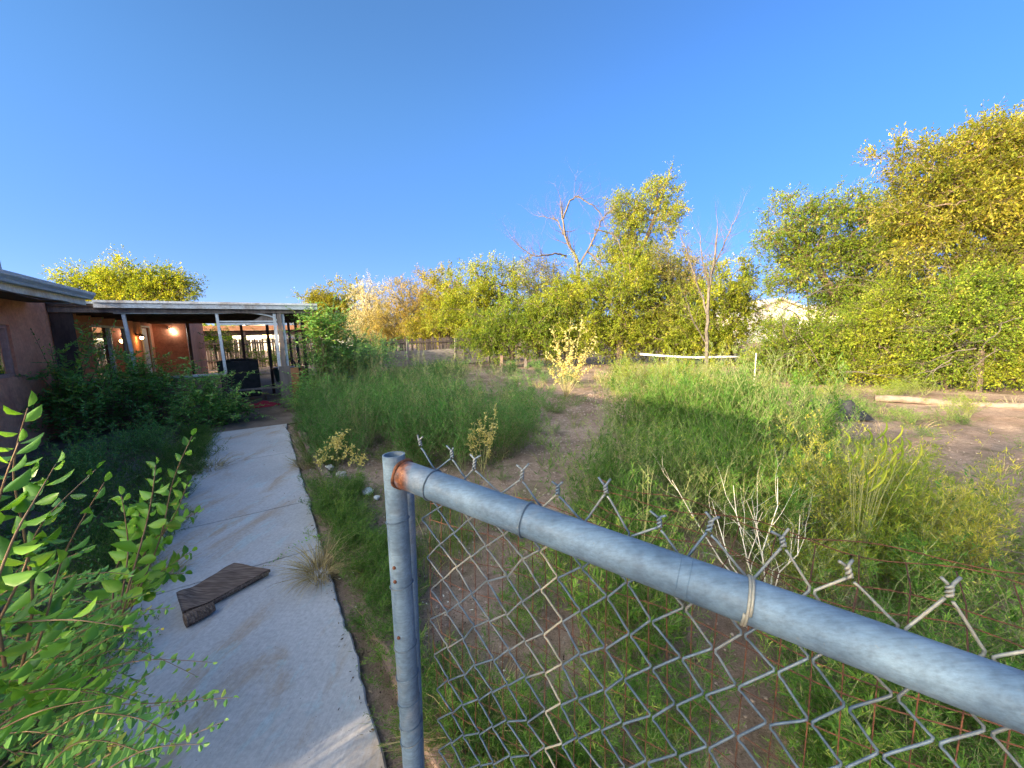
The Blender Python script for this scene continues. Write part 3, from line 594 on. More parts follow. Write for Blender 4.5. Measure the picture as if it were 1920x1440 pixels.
ptree('tree', 'leafy leaning tree with a tall tuft, tallest behind the dead tree', 'tree', 25, [(1150, 690), (1155, 590), (1180, 510), (1215, 440), (1235, 390)], .35, [(1235, 355, 36, 26), (1165, 388, 24, 24), (1200, 395, 30, 24), (1245, 400, 40, 30), (1190, 425, 40, 28), (1240, 440, 38, 22), (1160, 470, 45, 28), (1190, 490, 60, 30)], 400, 70, .14, .08, 'lf_yellow', .6, inner=.2)
ptree('bush', 'bright green bush behind the tall straw coloured weed', 'bush', 17.5, [(1060, 700), (1065, 620)], .12, [(1045, 590, 55, 50), (1085, 560, 55, 55), (1050, 640, 60, 35), (1010, 600, 45, 45)], 360, 90, .1, .06, 'lf_yellow', .5, inner=.2)
ptree('bush', 'large yellow green bush in the middle below the leaning leafy tree', 'bush', 17, [(1160, 700), (1165, 620)], .14, [(1140, 570, 65, 62), (1195, 540, 60, 60), (1170, 620, 80, 45), (1130, 640, 60, 35)], 480, 90, .1, .06, 'lf_yellow', .5, inner=.2)
ptree('bush', 'olive and straw toned bush behind the left end of the white pipe', 'bush', 17.5, [(1250, 700), (1250, 620)], .12, [(1250, 510, 50, 48), (1280, 545, 60, 60), (1240, 590, 60, 55), (1230, 640, 60, 35)], 420, 90, .1, .055, 'lf_olive', .55, inner=.2)
ptree('bush', 'dense lime bush directly behind the bare tree', 'bush', 16, [(1370, 700), (1370, 620)], .12, [(1360, 560, 48, 60), (1300, 600, 55, 55), (1390, 560, 35, 50), (1350, 640, 65, 45), (1290, 640, 60, 40)], 480, 90, .1, .065, 'lf_yellow', .45, inner=.2)
ptree('tree', 'crooked open crowned tree in front of the far cream house', 'tree', 12.5, [(1625, 700), (1600, 610), (1570, 560), (1530, 500), (1470, 430)], .16, [(1478, 392, 40, 26), (1425, 460, 26, 26), (1470, 450, 45, 28), (1540, 400, 45, 32), (1600, 400, 45, 40), (1540, 470, 60, 40), (1490, 520, 55, 38), (1600, 480, 50, 50), (1650, 460, 45, 50), (1570, 550, 60, 30), (1660, 400, 45, 45), (1680, 470, 50, 45), (1640, 540, 60, 35), (1500, 430, 40, 35), (1700, 540, 55, 30), (1590, 560, 60, 40)], 900, 66, .10, .048, 'lf_mid', .45, inner=.2)
ptree('tree', 'huge golden green tree leaning in at the right edge', 'tree', 9.5, [(2010, 760), (1960, 600), (1900, 480), (1840, 400), (1790, 330)], .2, [(1700, 300, 45, 24), (1750, 340, 60, 40), (1830, 280, 70, 46), (1890, 270, 50, 36), (1940, 310, 70, 50), (1800, 400, 90, 55), (1880, 370, 90, 60), (1700, 400, 50, 35), (1860, 470, 90, 40), (1740, 450, 60, 30), (1960, 400, 80, 80), (1900, 560, 70, 34), (1970, 245, 50, 34), (1880, 330, 80, 60), (1900, 500, 80, 36), (1800, 505, 70, 32), (1950, 560, 60, 40), (1720, 500, 50, 26)], 1250, 72, .10, .045, 'lf_goldgreen', .45, wind=(-.35, 0, .12), inner=.2, tip=.005)
for (u, v, Yb, ell, n, mat, lab) in [
    (1480, 720, 10.6, [(1470, 640, 50, 45), (1440, 675, 50, 32), (1510, 670, 50, 38)], 300, 'lf_mid', 'low tangled bush left of the crooked tree trunk'),
    (1570, 730, 10.2, [(1560, 640, 55, 48), (1600, 680, 60, 38), (1540, 690, 50, 30)], 330, 'lf_mid', 'green bush at the foot of the crooked tree'),
    (1670, 735, 9.6, [(1650, 600, 40, 60), (1705, 645, 50, 50), (1665, 690, 60, 34), (1620, 650, 30, 50)], 380, 'lf_yellow', 'bright broad bush in the gap between the two right hand trees'),
    (1770, 740, 9.2, [(1760, 680, 60, 38), (1730, 650, 45, 40), (1800, 700, 50, 30)], 260, 'lf_mid', 'bush beneath the hanging bare twigs at the right'),
    (1870, 740, 8.8, [(1870, 680, 50, 38), (1905, 620, 40, 50), (1940, 690, 50, 40), (1840, 700, 50, 26)], 300, 'lf_yellow', 'bush at the right edge beyond the log'),
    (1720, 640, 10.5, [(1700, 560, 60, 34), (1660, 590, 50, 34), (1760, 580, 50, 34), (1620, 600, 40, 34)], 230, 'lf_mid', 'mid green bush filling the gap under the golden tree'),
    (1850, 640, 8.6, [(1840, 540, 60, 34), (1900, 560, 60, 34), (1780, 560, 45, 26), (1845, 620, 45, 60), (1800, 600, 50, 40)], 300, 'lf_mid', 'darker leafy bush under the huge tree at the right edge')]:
    ptree('bush', lab, 'bush', Yb, [(u, v), (u-5, v-60)], .05, ell, n, 72, .07, .042, mat, .34, group=G1, inner=.15, tip=.004)
def shade_tree(x, y, h, r, lab):  # tree out of view, added to cast shade on the back fence
    tr = [np.array([x, y, -.1]), np.array([x+.2, y, h*.35]), np.array([x, y+.3, h*.7])]
    wood, lv = crown(tr, .22, [(x, y, h*.62, r, r, h*.36), (x+r*.4, y-.5, h*.5, r*.7, r*.7, h*.25), (x-r*.4, y+.6, h*.7, r*.7, r*.7, h*.25)], 200, 60, .26, .17, .8, inner=.1)
    t = thing('tree', tr[0], lab, 'tree'); build('trunk', wood, M['bark'], t); build('crown', lv, M['lf_mid'], t)
shade_tree(-21.5, 6.3, 7.6, 3.6, 'broad unseen tree added behind the house to shade the back fence')
def dapple_tree(a, b, h, r, n, per, lab):  # trees out of view, added to break the low sun into dapples
    x, y = W(a, b)[:2]; tr = [np.array([x, y, -.1]), np.array([x+.1, y, h*.3]), np.array([x, y+.2, h*.65])]
    wood, lv = crown(tr, .12, [(x, y, h*.55, r, r, h*.30), (x+r*.5, y-.4, h*.42, r*.6, r*.6, h*.22), (x-r*.5, y+.4, h*.5, r*.6, r*.6, h*.25), (x, y, h*.75, r*.7, r*.7, h*.2)], n, per, .13, .085, .5, inner=.1)
    t = thing('tree', tr[0], lab, 'tree'); build('trunk', wood, M['bark'], t); build('crown', lv, M['lf_mid'], t)
dapple_tree(-.9, -7.2, 5.0, 2.1, 250, 60, 'small airy tree out of view past the house corner, added to dapple the gate')
dapple_tree(-5.2, -7.6, 5.4, 2.6, 230, 50, 'wider airy tree left of the small one, added out of view for dappled shade')
tag(build('hedge', [leafcloud(np.stack([W(a_, b_, z_) for a_, b_, z_ in zip(rng.uniform(-9, 1.2, 9000), rng.normal(-8.6, .35, 9000), rng.uniform(.05, 2.35, 9000))]), rng.normal(0, 1, (9000, 3)), .12, .08)], M['lf_mid'], loc=W(-3, -8.6)), 'unseen green hedge added behind the viewer to block low sun', 'hedge')  # leafy screen out of view, added to hold back low sun
# far tree line closing the horizon
def treeline():
    P = []; n = 26000
    ang = rng.uniform(-1.05, 1.02, n); R = rng.uniform(58, 75, n)
    top = np.array([3.2+2.2*noise.noise(Vector((a*9, 0, 0)))+1.2*noise.noise(Vector((a*31, 4, 0))) for a in ang])
    P = np.stack([np.sin(ang)*R, np.cos(ang)*R, rng.random(n)**.8*np.maximum(top, .8)], 1)
    tag(build('treeline', [leafcloud(P, rng.normal(0, 1, (n, 3)), .75, .5)], M['lf_mid']), 'distant green tree line along the horizon behind everything', 'trees', kind='stuff')
treeline()
# dead trees
def deadtree(label, Y, limbs, r, depth=3, spread=.55, twig=.8, seed=1):
    global rng
    rng = np.random.default_rng(seed); out = []; base = None
    for li, (pts, rr) in enumerate(limbs):
        P = [py(u, v, Y+dz) for (u, v, dz) in pts]
        if li == 0: P[0][2] = gz(P[0][0], P[0][1])-.1; base = P[0]
        # smooth resample
        Q = []
        for k in range(len(P)-1):
            a0 = P[max(0, k-1)]; a1 = P[k]; a2 = P[k+1]; a3 = P[min(len(P)-1, k+2)]
            for s_ in np.linspace(0, 1, 6)[:-1]:
                Q.append(.5*((2*a1)+(-a0+a2)*s_+(2*a0-5*a1+4*a2-a3)*s_**2+(-a0+3*a1-3*a2+a3)*s_**3))
        Q.append(P[-1]); Q = np.array(Q); Q[1:-1] += rng.normal(0, .012*Y/12, (len(Q)-2, 3)); n = len(Q)
        for k in range(n-1):
            r0_, r1_ = rr*(1-.8*k/n), rr*(1-.8*(k+1)/n); out.append((Q[k], Q[k+1], r0_, r1_))
            for _q in range(2 if (k > (n*.45 if li == 0 else n*.2) and rng.random() < .85) else 0):
                dd = unit(Q[k+1]-Q[k]); recur(Q[k], unit(dd+rng.normal(0, .6, 3)+Z*.25), twig*rng.uniform(.5, 1.1), r0_*.4, depth-1, out, spread, .2, .16, 4, (1, 3), .7)
        recur(Q[-1], unit(Q[-1]-Q[-2]), twig, rr*.2, depth-1, out, spread, .2, .16, 4, (2, 4), .62)
    t = thing('dead_tree', base, label, 'dead tree'); build('trunk', [fr(out)], M['deadwood'], t)
deadtree('big bare dead tree with arching crooked limbs on the skyline', 23.5, [
    ([(1080, 690, 0), (1083, 590, 0), (1085, 500, 0), (1062, 450, 0), (1055, 415, 0), (1052, 385, 0)], .13),
    ([(1062, 480, 0), (1040, 475, -.5), (1010, 480, -1), (985, 470, -1), (962, 448, -1)], .06),
    ([(1056, 440, 0), (1045, 415, .5), (1025, 408, .8), (1010, 405, 1)], .045),
    ([(1056, 410, 0), (1075, 370, 0), (1100, 378, -.5), (1125, 400, -.5), (1135, 425, -1)], .055),
    ([(1083, 500, 0), (1110, 455, .5), (1130, 410, .8), (1145, 395, .8)], .08),
    ([(1115, 430, .5), (1150, 440, .5), (1165, 470, 0), (1175, 490, 0)], .05),
    ([(1100, 470, .4), (1130, 500, 0), (1140, 530, 0)], .06)], .2, 4, .65, 1.05, 11)
deadtree('slender bare tree with fine upright twigs above the white pipe', 13, [
    ([(1325, 695, 0), (1326, 620, 0), (1330, 540, 0), (1340, 480, 0), (1345, 430, 0)], .075),
    ([(1326, 590, 0), (1310, 540, .3), (1290, 480, .4), (1275, 440, .4)], .04),
    ([(1332, 520, 0), (1352, 470, .3), (1370, 430, .4), (1385, 400, .4)], .035),
    ([(1330, 540, 0), (1318, 490, -.3), (1312, 440, -.4)], .035),
    ([(1322, 640, 0), (1300, 600, -.2), (1285, 560, -.3)], .03)], .08, 4, .4, .55, 12)
deadtree('cluster of fine grey bare twigs poking above the crooked tree', 16, [([(1520, 700, 0), (1515, 560, 0), (1510, 400, 0)], .05), ([(1512, 470, 0), (1530, 420, 0), (1525, 385, 0)], .03)], .05, 4, .3, .5, 13)
rng = np.random.default_rng(40); out = []
for k in range(16):
    p = py(rng.uniform(1770, 1930), rng.uniform(570, 690), 8.3+rng.uniform(-.3, .5)); recur(p, np.array([-1, rng.normal(0, .3), rng.normal(-.1, .35)]), rng.uniform(.6, 1.2), .014, 2, out, .5, -.05, .2, 5, (1, 3))
for (u, v) in ((1590, 690), (1700, 700), (1760, 690), (1830, 700), (1640, 720), (1540, 690), (1900, 700), (1720, 600), (1500, 600), (1470, 580), (1450, 690), (1560, 700), (1600, 735), (1680, 640), (1650, 560), (1480, 640)):
    recur(py(u, v, 9.7), np.array([rng.normal(0, 1), -.4, .5]), 1.2, .016, 2, out, .5, .0, .2, 5, (1, 3))
pb = out[0][0].copy(); pb[2] = 0
tag(build('branch', [fr(out)], M['deadwood'], loc=pb), 'tangle of bare grey twigs hanging through the right hand bushes', 'branches')
# ------------------------------------------------------------------ weeds
def weed(stems=12, h=1.0, spread=.35, leafL=.03, leafW=.0035, side=9, per=9, lean=.25, sideL=.22, seed=0, r=.003):
    """feathery upright weed: stems, side branchlets and narrow leaflets. returns (wood block, leaf block)"""
    g = np.random.default_rng(seed); W0 = []; W1 = []; R_0 = []; LP = []; LD = []
    for s in range(stems):
        d = unit(np.array([g.normal(0, lean), g.normal(0, lean), 1])); hh = h*g.uniform(.6, 1.05); base = np.array([g.normal(0, .03), g.normal(0, .03), 0]); pts = [base]; n = 7
        for k in range(n):
            d = unit(d+g.normal(0, .06, 3)+Z*.04+d*np.array([1, 1, 0])*.03); pts.append(pts[-1]+d*hh/n); W0.append(pts[-2]); W1.append(pts[-1]); R_0.append(r*(1-k/n*.8))
        pts = np.array(pts)
        for q in range(side):
            f = g.uniform(.15, 1.0)*n*.999; i = int(f); p = pts[i]+(pts[i+1]-pts[i])*(f-i); sl = sideL*(1.15-f/n)*g.uniform(.6, 1.2)+.03
            an = g.uniform(0, 6.28); sd = unit(np.array([math.cos(an), math.sin(an), g.uniform(.6, 1.6)])); e = p+sd*sl
            W0.append(p); W1.append(e); R_0.append(r*.4)
            ff = g.uniform(.05, 1.1, per); LP.append(p+(e-p)*ff[:, None]); LD.append(unit(sd*.8+g.normal(0, .6, (per, 3))+Z*.25))
        ff = g.uniform(.2, 1.0, per*2)*n*.999; ii = ff.astype(int); LP.append(pts[ii]+(pts[ii+1]-pts[ii])*(ff-ii)[:, None]); LD.append(unit(g.normal(0, .7, (per*2, 3))+Z*.6))
    LP = np.concatenate(LP); LD = np.concatenate(LD); n = len(LP)
    wood = frustums(np.array(W0), np.array(W1), np.array(R_0), np.array(R_0)*.8, 3)
    lv = leaves(LP, LD, np.cross(LD, Z)+g.normal(0, .5, (n, 3)), leafL*g.uniform(.6, 1.3, n), leafW*g.uniform(.8, 1.3, n), g.random(n))
    return wood, lv
PROTO = [weed(10, 1, .3, .042, .0065, 10, 10, .30, .24, k) for k in range(8)]
PROTO_FINE = [weed(9, 1, .3, .052, .0056, 13, 12, .26, .28, 20+k, .0025) for k in range(6)]
COARSE = [weed(6, 1, .3, .065, .013, 7, 7, .22, .16, 70+k, .004) for k in range(4)]
WISPY = [weed(7, 1.15, .3, .022, .005, 16, 7, .2, .17, 80+k, .0025) for k in range(4)]
MIXED = PROTO_FINE+COARSE[:2]+WISPY[:2]
LOW = [weed(12, .5, .3, .03, .0055, 5, 9, .8, .16, 50+k, .002) for k in range(4)]
def onwalk(x, y, m=.0):
    a = x*A[0]+y*A[1]; b = x*B[0]+y*B[1]; return (-.84-m < b < .27+m and a < 8.1) or (b < -2.9 and a < 23) or (b < 1.2 and a > 8.9)
STRIPS = [([(.15, 3.2), (.45, 4.2), (.95, 5.2), (1.6, 6.8), (2.3, 8.8), (3.1, 10.6)], .36, .62), ([(3.9, 3.7), (5.4, 4.3), (8.4, 5.7)], .55, .75), ([(.9, 1.3), (1.05, 2.1)], .18, .26), ([(4.5, 5.9), (5.4, 6.6)], .55, .8), ([(3.6, 2.6), (5, 2.9)], .4, .5), ([(1.9, 9.9), (.2, 10.2), (-1.6, 10.8)], .4, .5)]
def bare(x, y):
    for pts, w0, w1 in STRIPS:
        for k in range(len(pts)-1):
            ax_, ay_ = pts[k]; bx_, by_ = pts[k+1]; L2 = (bx_-ax_)**2+(by_-ay_)**2; t_ = max(0, min(1, ((x-ax_)*(bx_-ax_)+(y-ay_)*(by_-ay_))/L2))
            w_ = w0+(w1-w0)*(k+t_)/(len(pts)-1); dd_ = math.hypot(x-ax_-(bx_-ax_)*t_, y-ay_-(by_-ay_)*t_)+.12*noise.noise(Vector((x*2.5, y*2.5, 0)))
            if dd_ < w_: return True
    return False
def scatter(lst, protos, cx, cy, rx, ry, n, h0, h1, wide=1.0, rot=0, avoid=.05, tshift=0.0):
    for k in range(n):
        an = rng.uniform(0, 6.28); r = math.sqrt(rng.random()); dx, dy = rx*r*math.cos(an), ry*r*math.sin(an); c, s = math.cos(rot), math.sin(rot)
        x, y = cx+dx*c-dy*s, cy+dx*s+dy*c
        if onwalk(x, y, avoid) or (bare(x, y) and rng.random() < .93): continue
        if noise.noise(Vector((x*1.1+9, y*1.1, 5))) < -.22 and rng.random() < .75: continue
        h = rng.uniform(h0, h1); wd, lf = protos[rng.integers(len(protos))]; Rz = rotz(rng.uniform(0, 6.28))@np.diag([h**.5*wide, h**.5*wide, h])
        t_ = (x, y, gz(x, y)-.01); lst[0].append(xform(wd, Rz, 1, t_)); V, F, T = xform(lf, Rz, 1, t_); lst[1].append((V, F, np.clip(T*.55+rng.choice([0., .05, .1, .2, .42])+rng.uniform(-.03, .05)+tshift, 0, 1)))
def region(uvs): return np.mean([gp(u, v) for u, v in uvs], 0)
def stuffpair(name, lst, lm, label, cat='weeds'):
    t = bpy.data.objects.new(name, None); COL.objects.link(t); t['_loc'] = [0, 0, 0]; tag(t, label, cat, kind='stuff')
    a = build('stems', lst[0], M['stem'], t); b = build('foliage', lst[1], M[lm], t)
    return t
rng = np.random.default_rng(5)
W_ = lambda a, b: W(a, b)[:2]
m5 = ([], [])
c = W_(7.5, 2.3); scatter(m5, WISPY, c[0], c[1], 4.5, 1.6, 70, .7, 1.25, rot=TH+math.pi/2); scatter(m5, WISPY, 2.4, 4.4, 1.3, 1.1, 26, .9, 1.35); scatter(m5, WISPY, 4.2, 9.5, 2.2, 2.6, 34, .5, 1.0); scatter(m5, COARSE, 3.0, 3.2, 1.2, 1.0, 18, .4, .8); scatter(m5, COARSE, -.6, 6.5, 1.2, 2.2, 18, .4, .8); scatter(m5, WISPY, .9, 2.3, .6, .9, 10, .6, .95)
stuffpair('seed_stalks', m5, 'lf_pale', 'wispy pale seed stalks sticking out of the green weeds', 'weeds')
m1 = ([], [])   # broad shaded mass left-centre
c = W_(6.6, 2.0); scatter(m1, PROTO, c[0], c[1], 2.9, 1.15, 120, .65, 1.12, rot=TH+math.pi/2)
c = W_(10.5, 3.0); scatter(m1, PROTO, c[0], c[1], 3.2, 1.7, 90, .45, .8, rot=TH+math.pi/2)
c = W_(14.3, 4.8); scatter(m1, PROTO, c[0], c[1], 2.2, 2.0, 34, .3, .55, rot=TH+math.pi/2)
scatter(m1, PROTO, -2.6, 14, .9, .8, 26, .6, .95); scatter(m1, PROTO, .4, 14.6, 1.8, 1.0, 34, .4, .7); scatter(m1, PROTO, 1.2, 11.6, 1.2, .8, 16, .35, .6)
scatter(m1, PROTO, -.9, 6.9, 1.2, 1.0, 30, .5, .9); scatter(m1, PROTO, -.25, 5.5, .6, 1.0, 22, .5, .8); scatter(m1, PROTO, -.2, 8.2, .9, 1.4, 20, .4, .7)
for a in np.arange(4.3, 8.8, .22):
    c = W_(a, .70); scatter(m1, PROTO, c[0], c[1], .25, .25, 3, .4, .9)
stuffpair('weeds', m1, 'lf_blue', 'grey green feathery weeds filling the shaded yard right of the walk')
m2 = ([], [])   # large clump right of centre + foreground beyond the gate
scatter(m2, PROTO_FINE, 2.35, 4.35, 1.0, .95, 46, .85, 1.32); scatter(m2, PROTO_FINE, 1.75, 3.5, .6, .5, 16, .6, .85)
scatter(m2, PROTO_FINE, 3.2, 5.1, .9, .7, 18, .7, 1.0)
scatter(m2, MIXED, .75, 2.75, .45, .6, 15, .55, .9); scatter(m2, MIXED, .62, 1.85, .34, .42, 15, .5, .85); scatter(m2, MIXED, -.05, 2.1, .28, .35, 9, .3, .55)
scatter(m2, MIXED, 1.55, 2.6, .6, .45, 17, .5, .95); scatter(m2, MIXED, 1.45, 1.6, .32, .3, 9, .35, .65); scatter(m2, MIXED, 2.2, 1.5, .4, .4, 10, .35, .7)
scatter(m2, PROTO_FINE, .15, 1.2, .2, .2, 5, .25, .4)
for a in np.arange(.75, 4.2, .13):
    c = W_(a, .40 if rng.random() < .6 else .62); scatter(m2, PROTO_FINE, c[0], c[1], .12, .12, 4, .12, .36, avoid=-.07, wide=.85)
scatter(m2, PROTO, 1.7, 6.6, 1.1, 1.0, 5, .2, .4); scatter(m2, PROTO, 3.6, 5.6, 1.2, 1.0, 18, .3, .6); scatter(m2, PROTO_FINE, 1.0, 3.2, .6, .5, 8, .2, .4)
scatter(m2, MIXED, 1.15, 1.15, .5, .3, 15, .3, .62); scatter(m2, MIXED, 1.9, 1.05, .45, .35, 13, .3, .62); scatter(m2, MIXED, .45, 1.3, .25, .25, 6, .25, .5); scatter(m2, MIXED, 2.7, 1.9, .5, .5, 12, .3, .6); scatter(m2, LOW, 1.4, 1.4, 1.2, .7, 40, .3, .6)
stuffpair('weeds', m2, 'lf_kochia', 'fine leaved green weeds beyond the chain link gate')
m3 = ([], [])   # yellow lit weeds on the right and at the back
scatter(m3, PROTO_FINE, 2.75, 2.75, .75, .6, 20, .5, .8, tshift=.0); scatter(m3, PROTO, 3.5, 3.6, .8, .6, 12, .4, .7)
scatter(m3, PROTO, 3.7, 10.8, 1.0, 1.0, 40, .6, 1.0); scatter(m3, PROTO, 4.8, 8.6, 1.0, .9, 26, .5, .8); scatter(m3, PROTO, 5.0, 12.3, 1.8, .8, 30, .5, .8)
scatter(m3, PROTO, 6.6, 5.0, .7, .35, 16, .35, .55); scatter(m3, PROTO, 8.3, 6.1, 1.2, .4, 18, .35, .6); scatter(m3, PROTO, 8.2, 4.7, .6, .5, 12, .3, .5); scatter(m3, PROTO, 3.6, 1.9, .3, .4, 8, .3, .5)
scatter(m3, PROTO, 7.0, 8.4, 2.4, .5, 40, .25, .5); scatter(m3, PROTO, 2.2, 7.6, .8, .5, 8, .3, .6)
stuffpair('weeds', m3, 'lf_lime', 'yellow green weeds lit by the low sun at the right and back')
m4 = ([], [])   # low creeping cover along the walk edges and in the yard
for a in np.arange(.6, 8.2, .16):
    c = W_(a, .52); scatter(m4, LOW, c[0], c[1], .17, .2, 3, .25, .55, avoid=-.05, wide=.8)
    c = W_(a, -.98); scatter(m4, LOW, c[0], c[1], .2, .24, 5, .3, .8, avoid=-.1, wide=.9)
scatter(m4, LOW, 2.5, 6, 5, 4.5, 520, .2, .6); scatter(m4, LOW, 1.6, 2.0, 1.6, 1.4, 60, .15, .4); scatter(m4, LOW, 6, 4.0, 3, 2.6, 90, .15, .4)
c = W_(5, -1.8); scatter(m4, LOW, c[0], c[1], 3, .8, 110, .3, .8, rot=TH+math.pi/2)
stuffpair('ground_cover', m4, 'lf_kochia', 'low creeping green plants along the walk edges and bare dirt', 'ground cover')
def tuft(cx, cy, n, r, L0, L1, w, lean, bend=.6):
    an = rng.uniform(0, 6.28, n); rr = r*np.sqrt(rng.random(n)); P = np.stack([cx+np.cos(an)*rr, cy+np.sin(an)*rr, np.full(n, gz(cx, cy)-.01)], 1)
    D = np.stack([np.cos(an)*lean*rng.uniform(0, 1.3, n), np.sin(an)*lean*rng.uniform(0, 1.3, n), np.ones(n)], 1)+rng.normal(0, .12, (n, 3))
    return blades(P, D, rng.uniform(L0, L1, n), w*rng.uniform(.7, 1.3, n), bend)
gr = []; dry = []
for k in range(420):
    a, b = rng.uniform(1, 17), rng.uniform(.5, 9.5); c = W(a, b)
    if b < 3.2 or rng.random() < .55: (gr if rng.random() < .65 else dry).append(tuft(c[0], c[1], 26, .09, .12, .38, .0045, .5))
for k in range(90):
    c = W(rng.uniform(.9, 8), rng.choice([rng.uniform(-1.3, -.86), rng.uniform(.3, .62)])); (gr if rng.random() < .55 else dry).append(tuft(c[0], c[1], 26, .06, .08, .26, .0035, .7))
for k in range(150):
    x, y = rng.uniform(2.6, 6), rng.uniform(8.4, 13.2); (gr if rng.random() < .5 else dry).append(tuft(x, y, 40, .16, .2, .55, .007, .4))
for k in range(60):
    x, y = rng.uniform(3.0, 9.5), rng.uniform(1.5, 7.5); (gr if rng.random() < .6 else dry).append(tuft(x, y, 30, .1, .1, .35, .004, .5))
for k in range(46): # short bright grass beside the walk, behind the gate post
    c = W(rng.uniform(2.3, 3.9), rng.uniform(.62, 1.3)); gr.append(tuft(c[0], c[1], 46, .09, .08, .22, .003, .5))
tag(build('grass', gr, M['grass']), 'scattered green grass tufts through the yard', 'grass', kind='stuff')
tag(build('dry_grass', dry, M['dry']), 'dry straw coloured grass tufts through the yard', 'grass', kind='stuff')
# leaf litter and twigs
n = 34000; a = rng.uniform(.3, 12, n); b = np.where(rng.random(n) < .35, rng.normal(.55, .25, n), rng.uniform(.3, 9, n)); P = np.outer(a, A)+np.outer(b, B)
s = rng.random(n) < .15; P[s] = np.outer(rng.uniform(1, 8, s.sum()), A)+np.outer(rng.uniform(-2.2, -.7, s.sum()), B)
ok = np.array([not (-.78 < x*B[0]+y*B[1] < .2) or rng.random() < .07 for x, y in P[:, :2]]); P = P[ok]
P[:, 2] = [(.003 if onwalk(x, y) else gz(x, y)+.006) for x, y in P[:, :2]]; n = len(P); D = rng.normal(0, 1, (n, 3)); D[:, 2] *= .25; S = rng.normal(0, 1, (n, 3)); S[:, 2] *= .25
tag(build('leaf_litter', [leaves(P, D, S, rng.uniform(.005, .03, n), rng.uniform(.003, .010, n))], M['litter']), 'dry leaf and twig litter strewn on the dirt', 'litter', kind='stuff')
n = 5200; a = rng.uniform(.2, 7, n); b = rng.uniform(.35, 7.5, n); P = np.outer(a, A)+np.outer(b, B); P[:, 2] = [gz(x, y)-.002 for x, y in P[:, :2]]; sz = rng.uniform(.003, .011, n)*(1+a*.25); up_ = rng.normal(0, .5, (n, 3)); up_[:, 2] = 1
tag(build('gravel', [frustums(P, P+unit(up_)*(sz*.8)[:, None], sz, sz*.45, 5), leaves(P+unit(up_)*(sz*.8)[:, None]-np.array([1, 0, 0])*(sz*.5)[:, None], np.tile([1., 0, 0], (n, 1)), np.tile([0, 1., 0], (n, 1)), sz, sz)], surf('pebble', (.22, .15, .12), (.42, .33, .27), 30, .9)), 'small pebbles and clods scattered on the bare dirt', 'pebbles', kind='stuff')
# ------------------------------------------------------------------ single plants
def shoot(pts, n, L, Wd, r=.003, up=.2, jitter=.3, alt=True, tmin=.08, fold=.75, droop=.1, tipshrink=.45, ang=.8, normal=None):
    P = np.asarray(pts, float); Q = []
    for k in range(len(P)-1):
        a0 = P[max(0, k-1)]; a1 = P[k]; a2 = P[k+1]; a3 = P[min(len(P)-1, k+2)]
        for s_ in np.linspace(0, 1, 6)[:-1]: Q.append(.5*((2*a1)+(-a0+a2)*s_+(2*a0-5*a1+4*a2-a3)*s_**2+(-a0+3*a1-3*a2+a3)*s_**3))
    Q.append(P[-1]); Q = np.array(Q); m = len(Q)
    st = tube(Q, np.linspace(r, r*.3, m), 5)
    f = np.linspace(tmin, 1, n)*(m-1.001); i = f.astype(int); X = Q[i]+(Q[i+1]-Q[i])*(f-i)[:, None]; T = unit(Q[i+1]-Q[i])
    nr = Z if normal is None else normal
    S = unit(np.cross(T, nr)); sg = np.where(np.arange(n) % 2 == 0, 1, -1)[:, None]
    D = unit(T*(1.2-ang)+S*sg*ang+Z*up+rng.normal(0, jitter, (n, 3))-Z*droop); LL = L*(1-(1-tipshrink)*np.linspace(0, 1, n)**1.5)*rng.uniform(.75, 1.15, n)
    side = np.cross(D, nr+rng.normal(0, .35, (n, 3)))
    D[-1] = T[-1]
    return st, leaves(X, D, side, LL, LL*Wd/L, rng.random(n), fold, True, .08)
def plant(name, label, cat, base, shoots, mat, stemmat='redstem', group=None):
    t = thing(name, base, label, cat, group); build('stem', [s_[0] for s_ in shoots], M[stemmat], t, True); build('foliage', [s_[1] for s_ in shoots], M[mat], t, mat == 'lf_big'); return t
# --- left foreground shrubs (broad bright leaves)
rng = np.random.default_rng(21)
def pxs(*p): return [cp(u, v, d) for u, v, d in p]
sh = []
sh.append(shoot(pxs((20, 1330, 1.02), (60, 1150, .95), (45, 1000, .9), (25, 880, .86), (52, 765, .84)), 24, .085, .038, .004, .25, .3))
sh.append(shoot(pxs((10, 1250, .9), (-20, 1050, .85), (0, 930, .8), (35, 830, .78)), 18, .085, .037, .004, .2, .3))
sh.append(shoot(pxs((40, 1300, 1.0), (80, 1180, .95), (120, 1040, .95), (195, 905, .95)), 18, .075, .034, .0035, .15, .25))
sh.append(shoot(pxs((-20, 1200, .9), (40, 1080, .9), (80, 980, .92), (180, 880, 1.0)), 16, .07, .03, .0035, .15, .25))
sh.append(shoot(pxs((-10, 1100, .8), (30, 1000, .82), (70, 930, .85), (105, 870, .9)), 12, .075, .036, .003, .15, .3))
for k in range(8):
    u0, v0 = rng.uniform(-60, 40), rng.uniform(1120, 1420); d = rng.uniform(.8, 1.2); an = rng.uniform(-.2, 1.0); L = rng.uniform(120, 260)
    sh.append(shoot(pxs((u0, v0, d), (u0+L*.5*math.cos(an), v0-L*.5*math.sin(an)-15, d), (u0+L*math.cos(an), v0-L*math.sin(an)-5, d)), rng.integers(12, 18), .06, .032, .0025, .1, .35))
pb = cp(10, 1330, 1.0); pb[2] = 0
plant('shrub', 'leafy shrub with large bright leaves at the left edge of the photo', 'shrub', pb, sh, 'lf_big')
sh = []
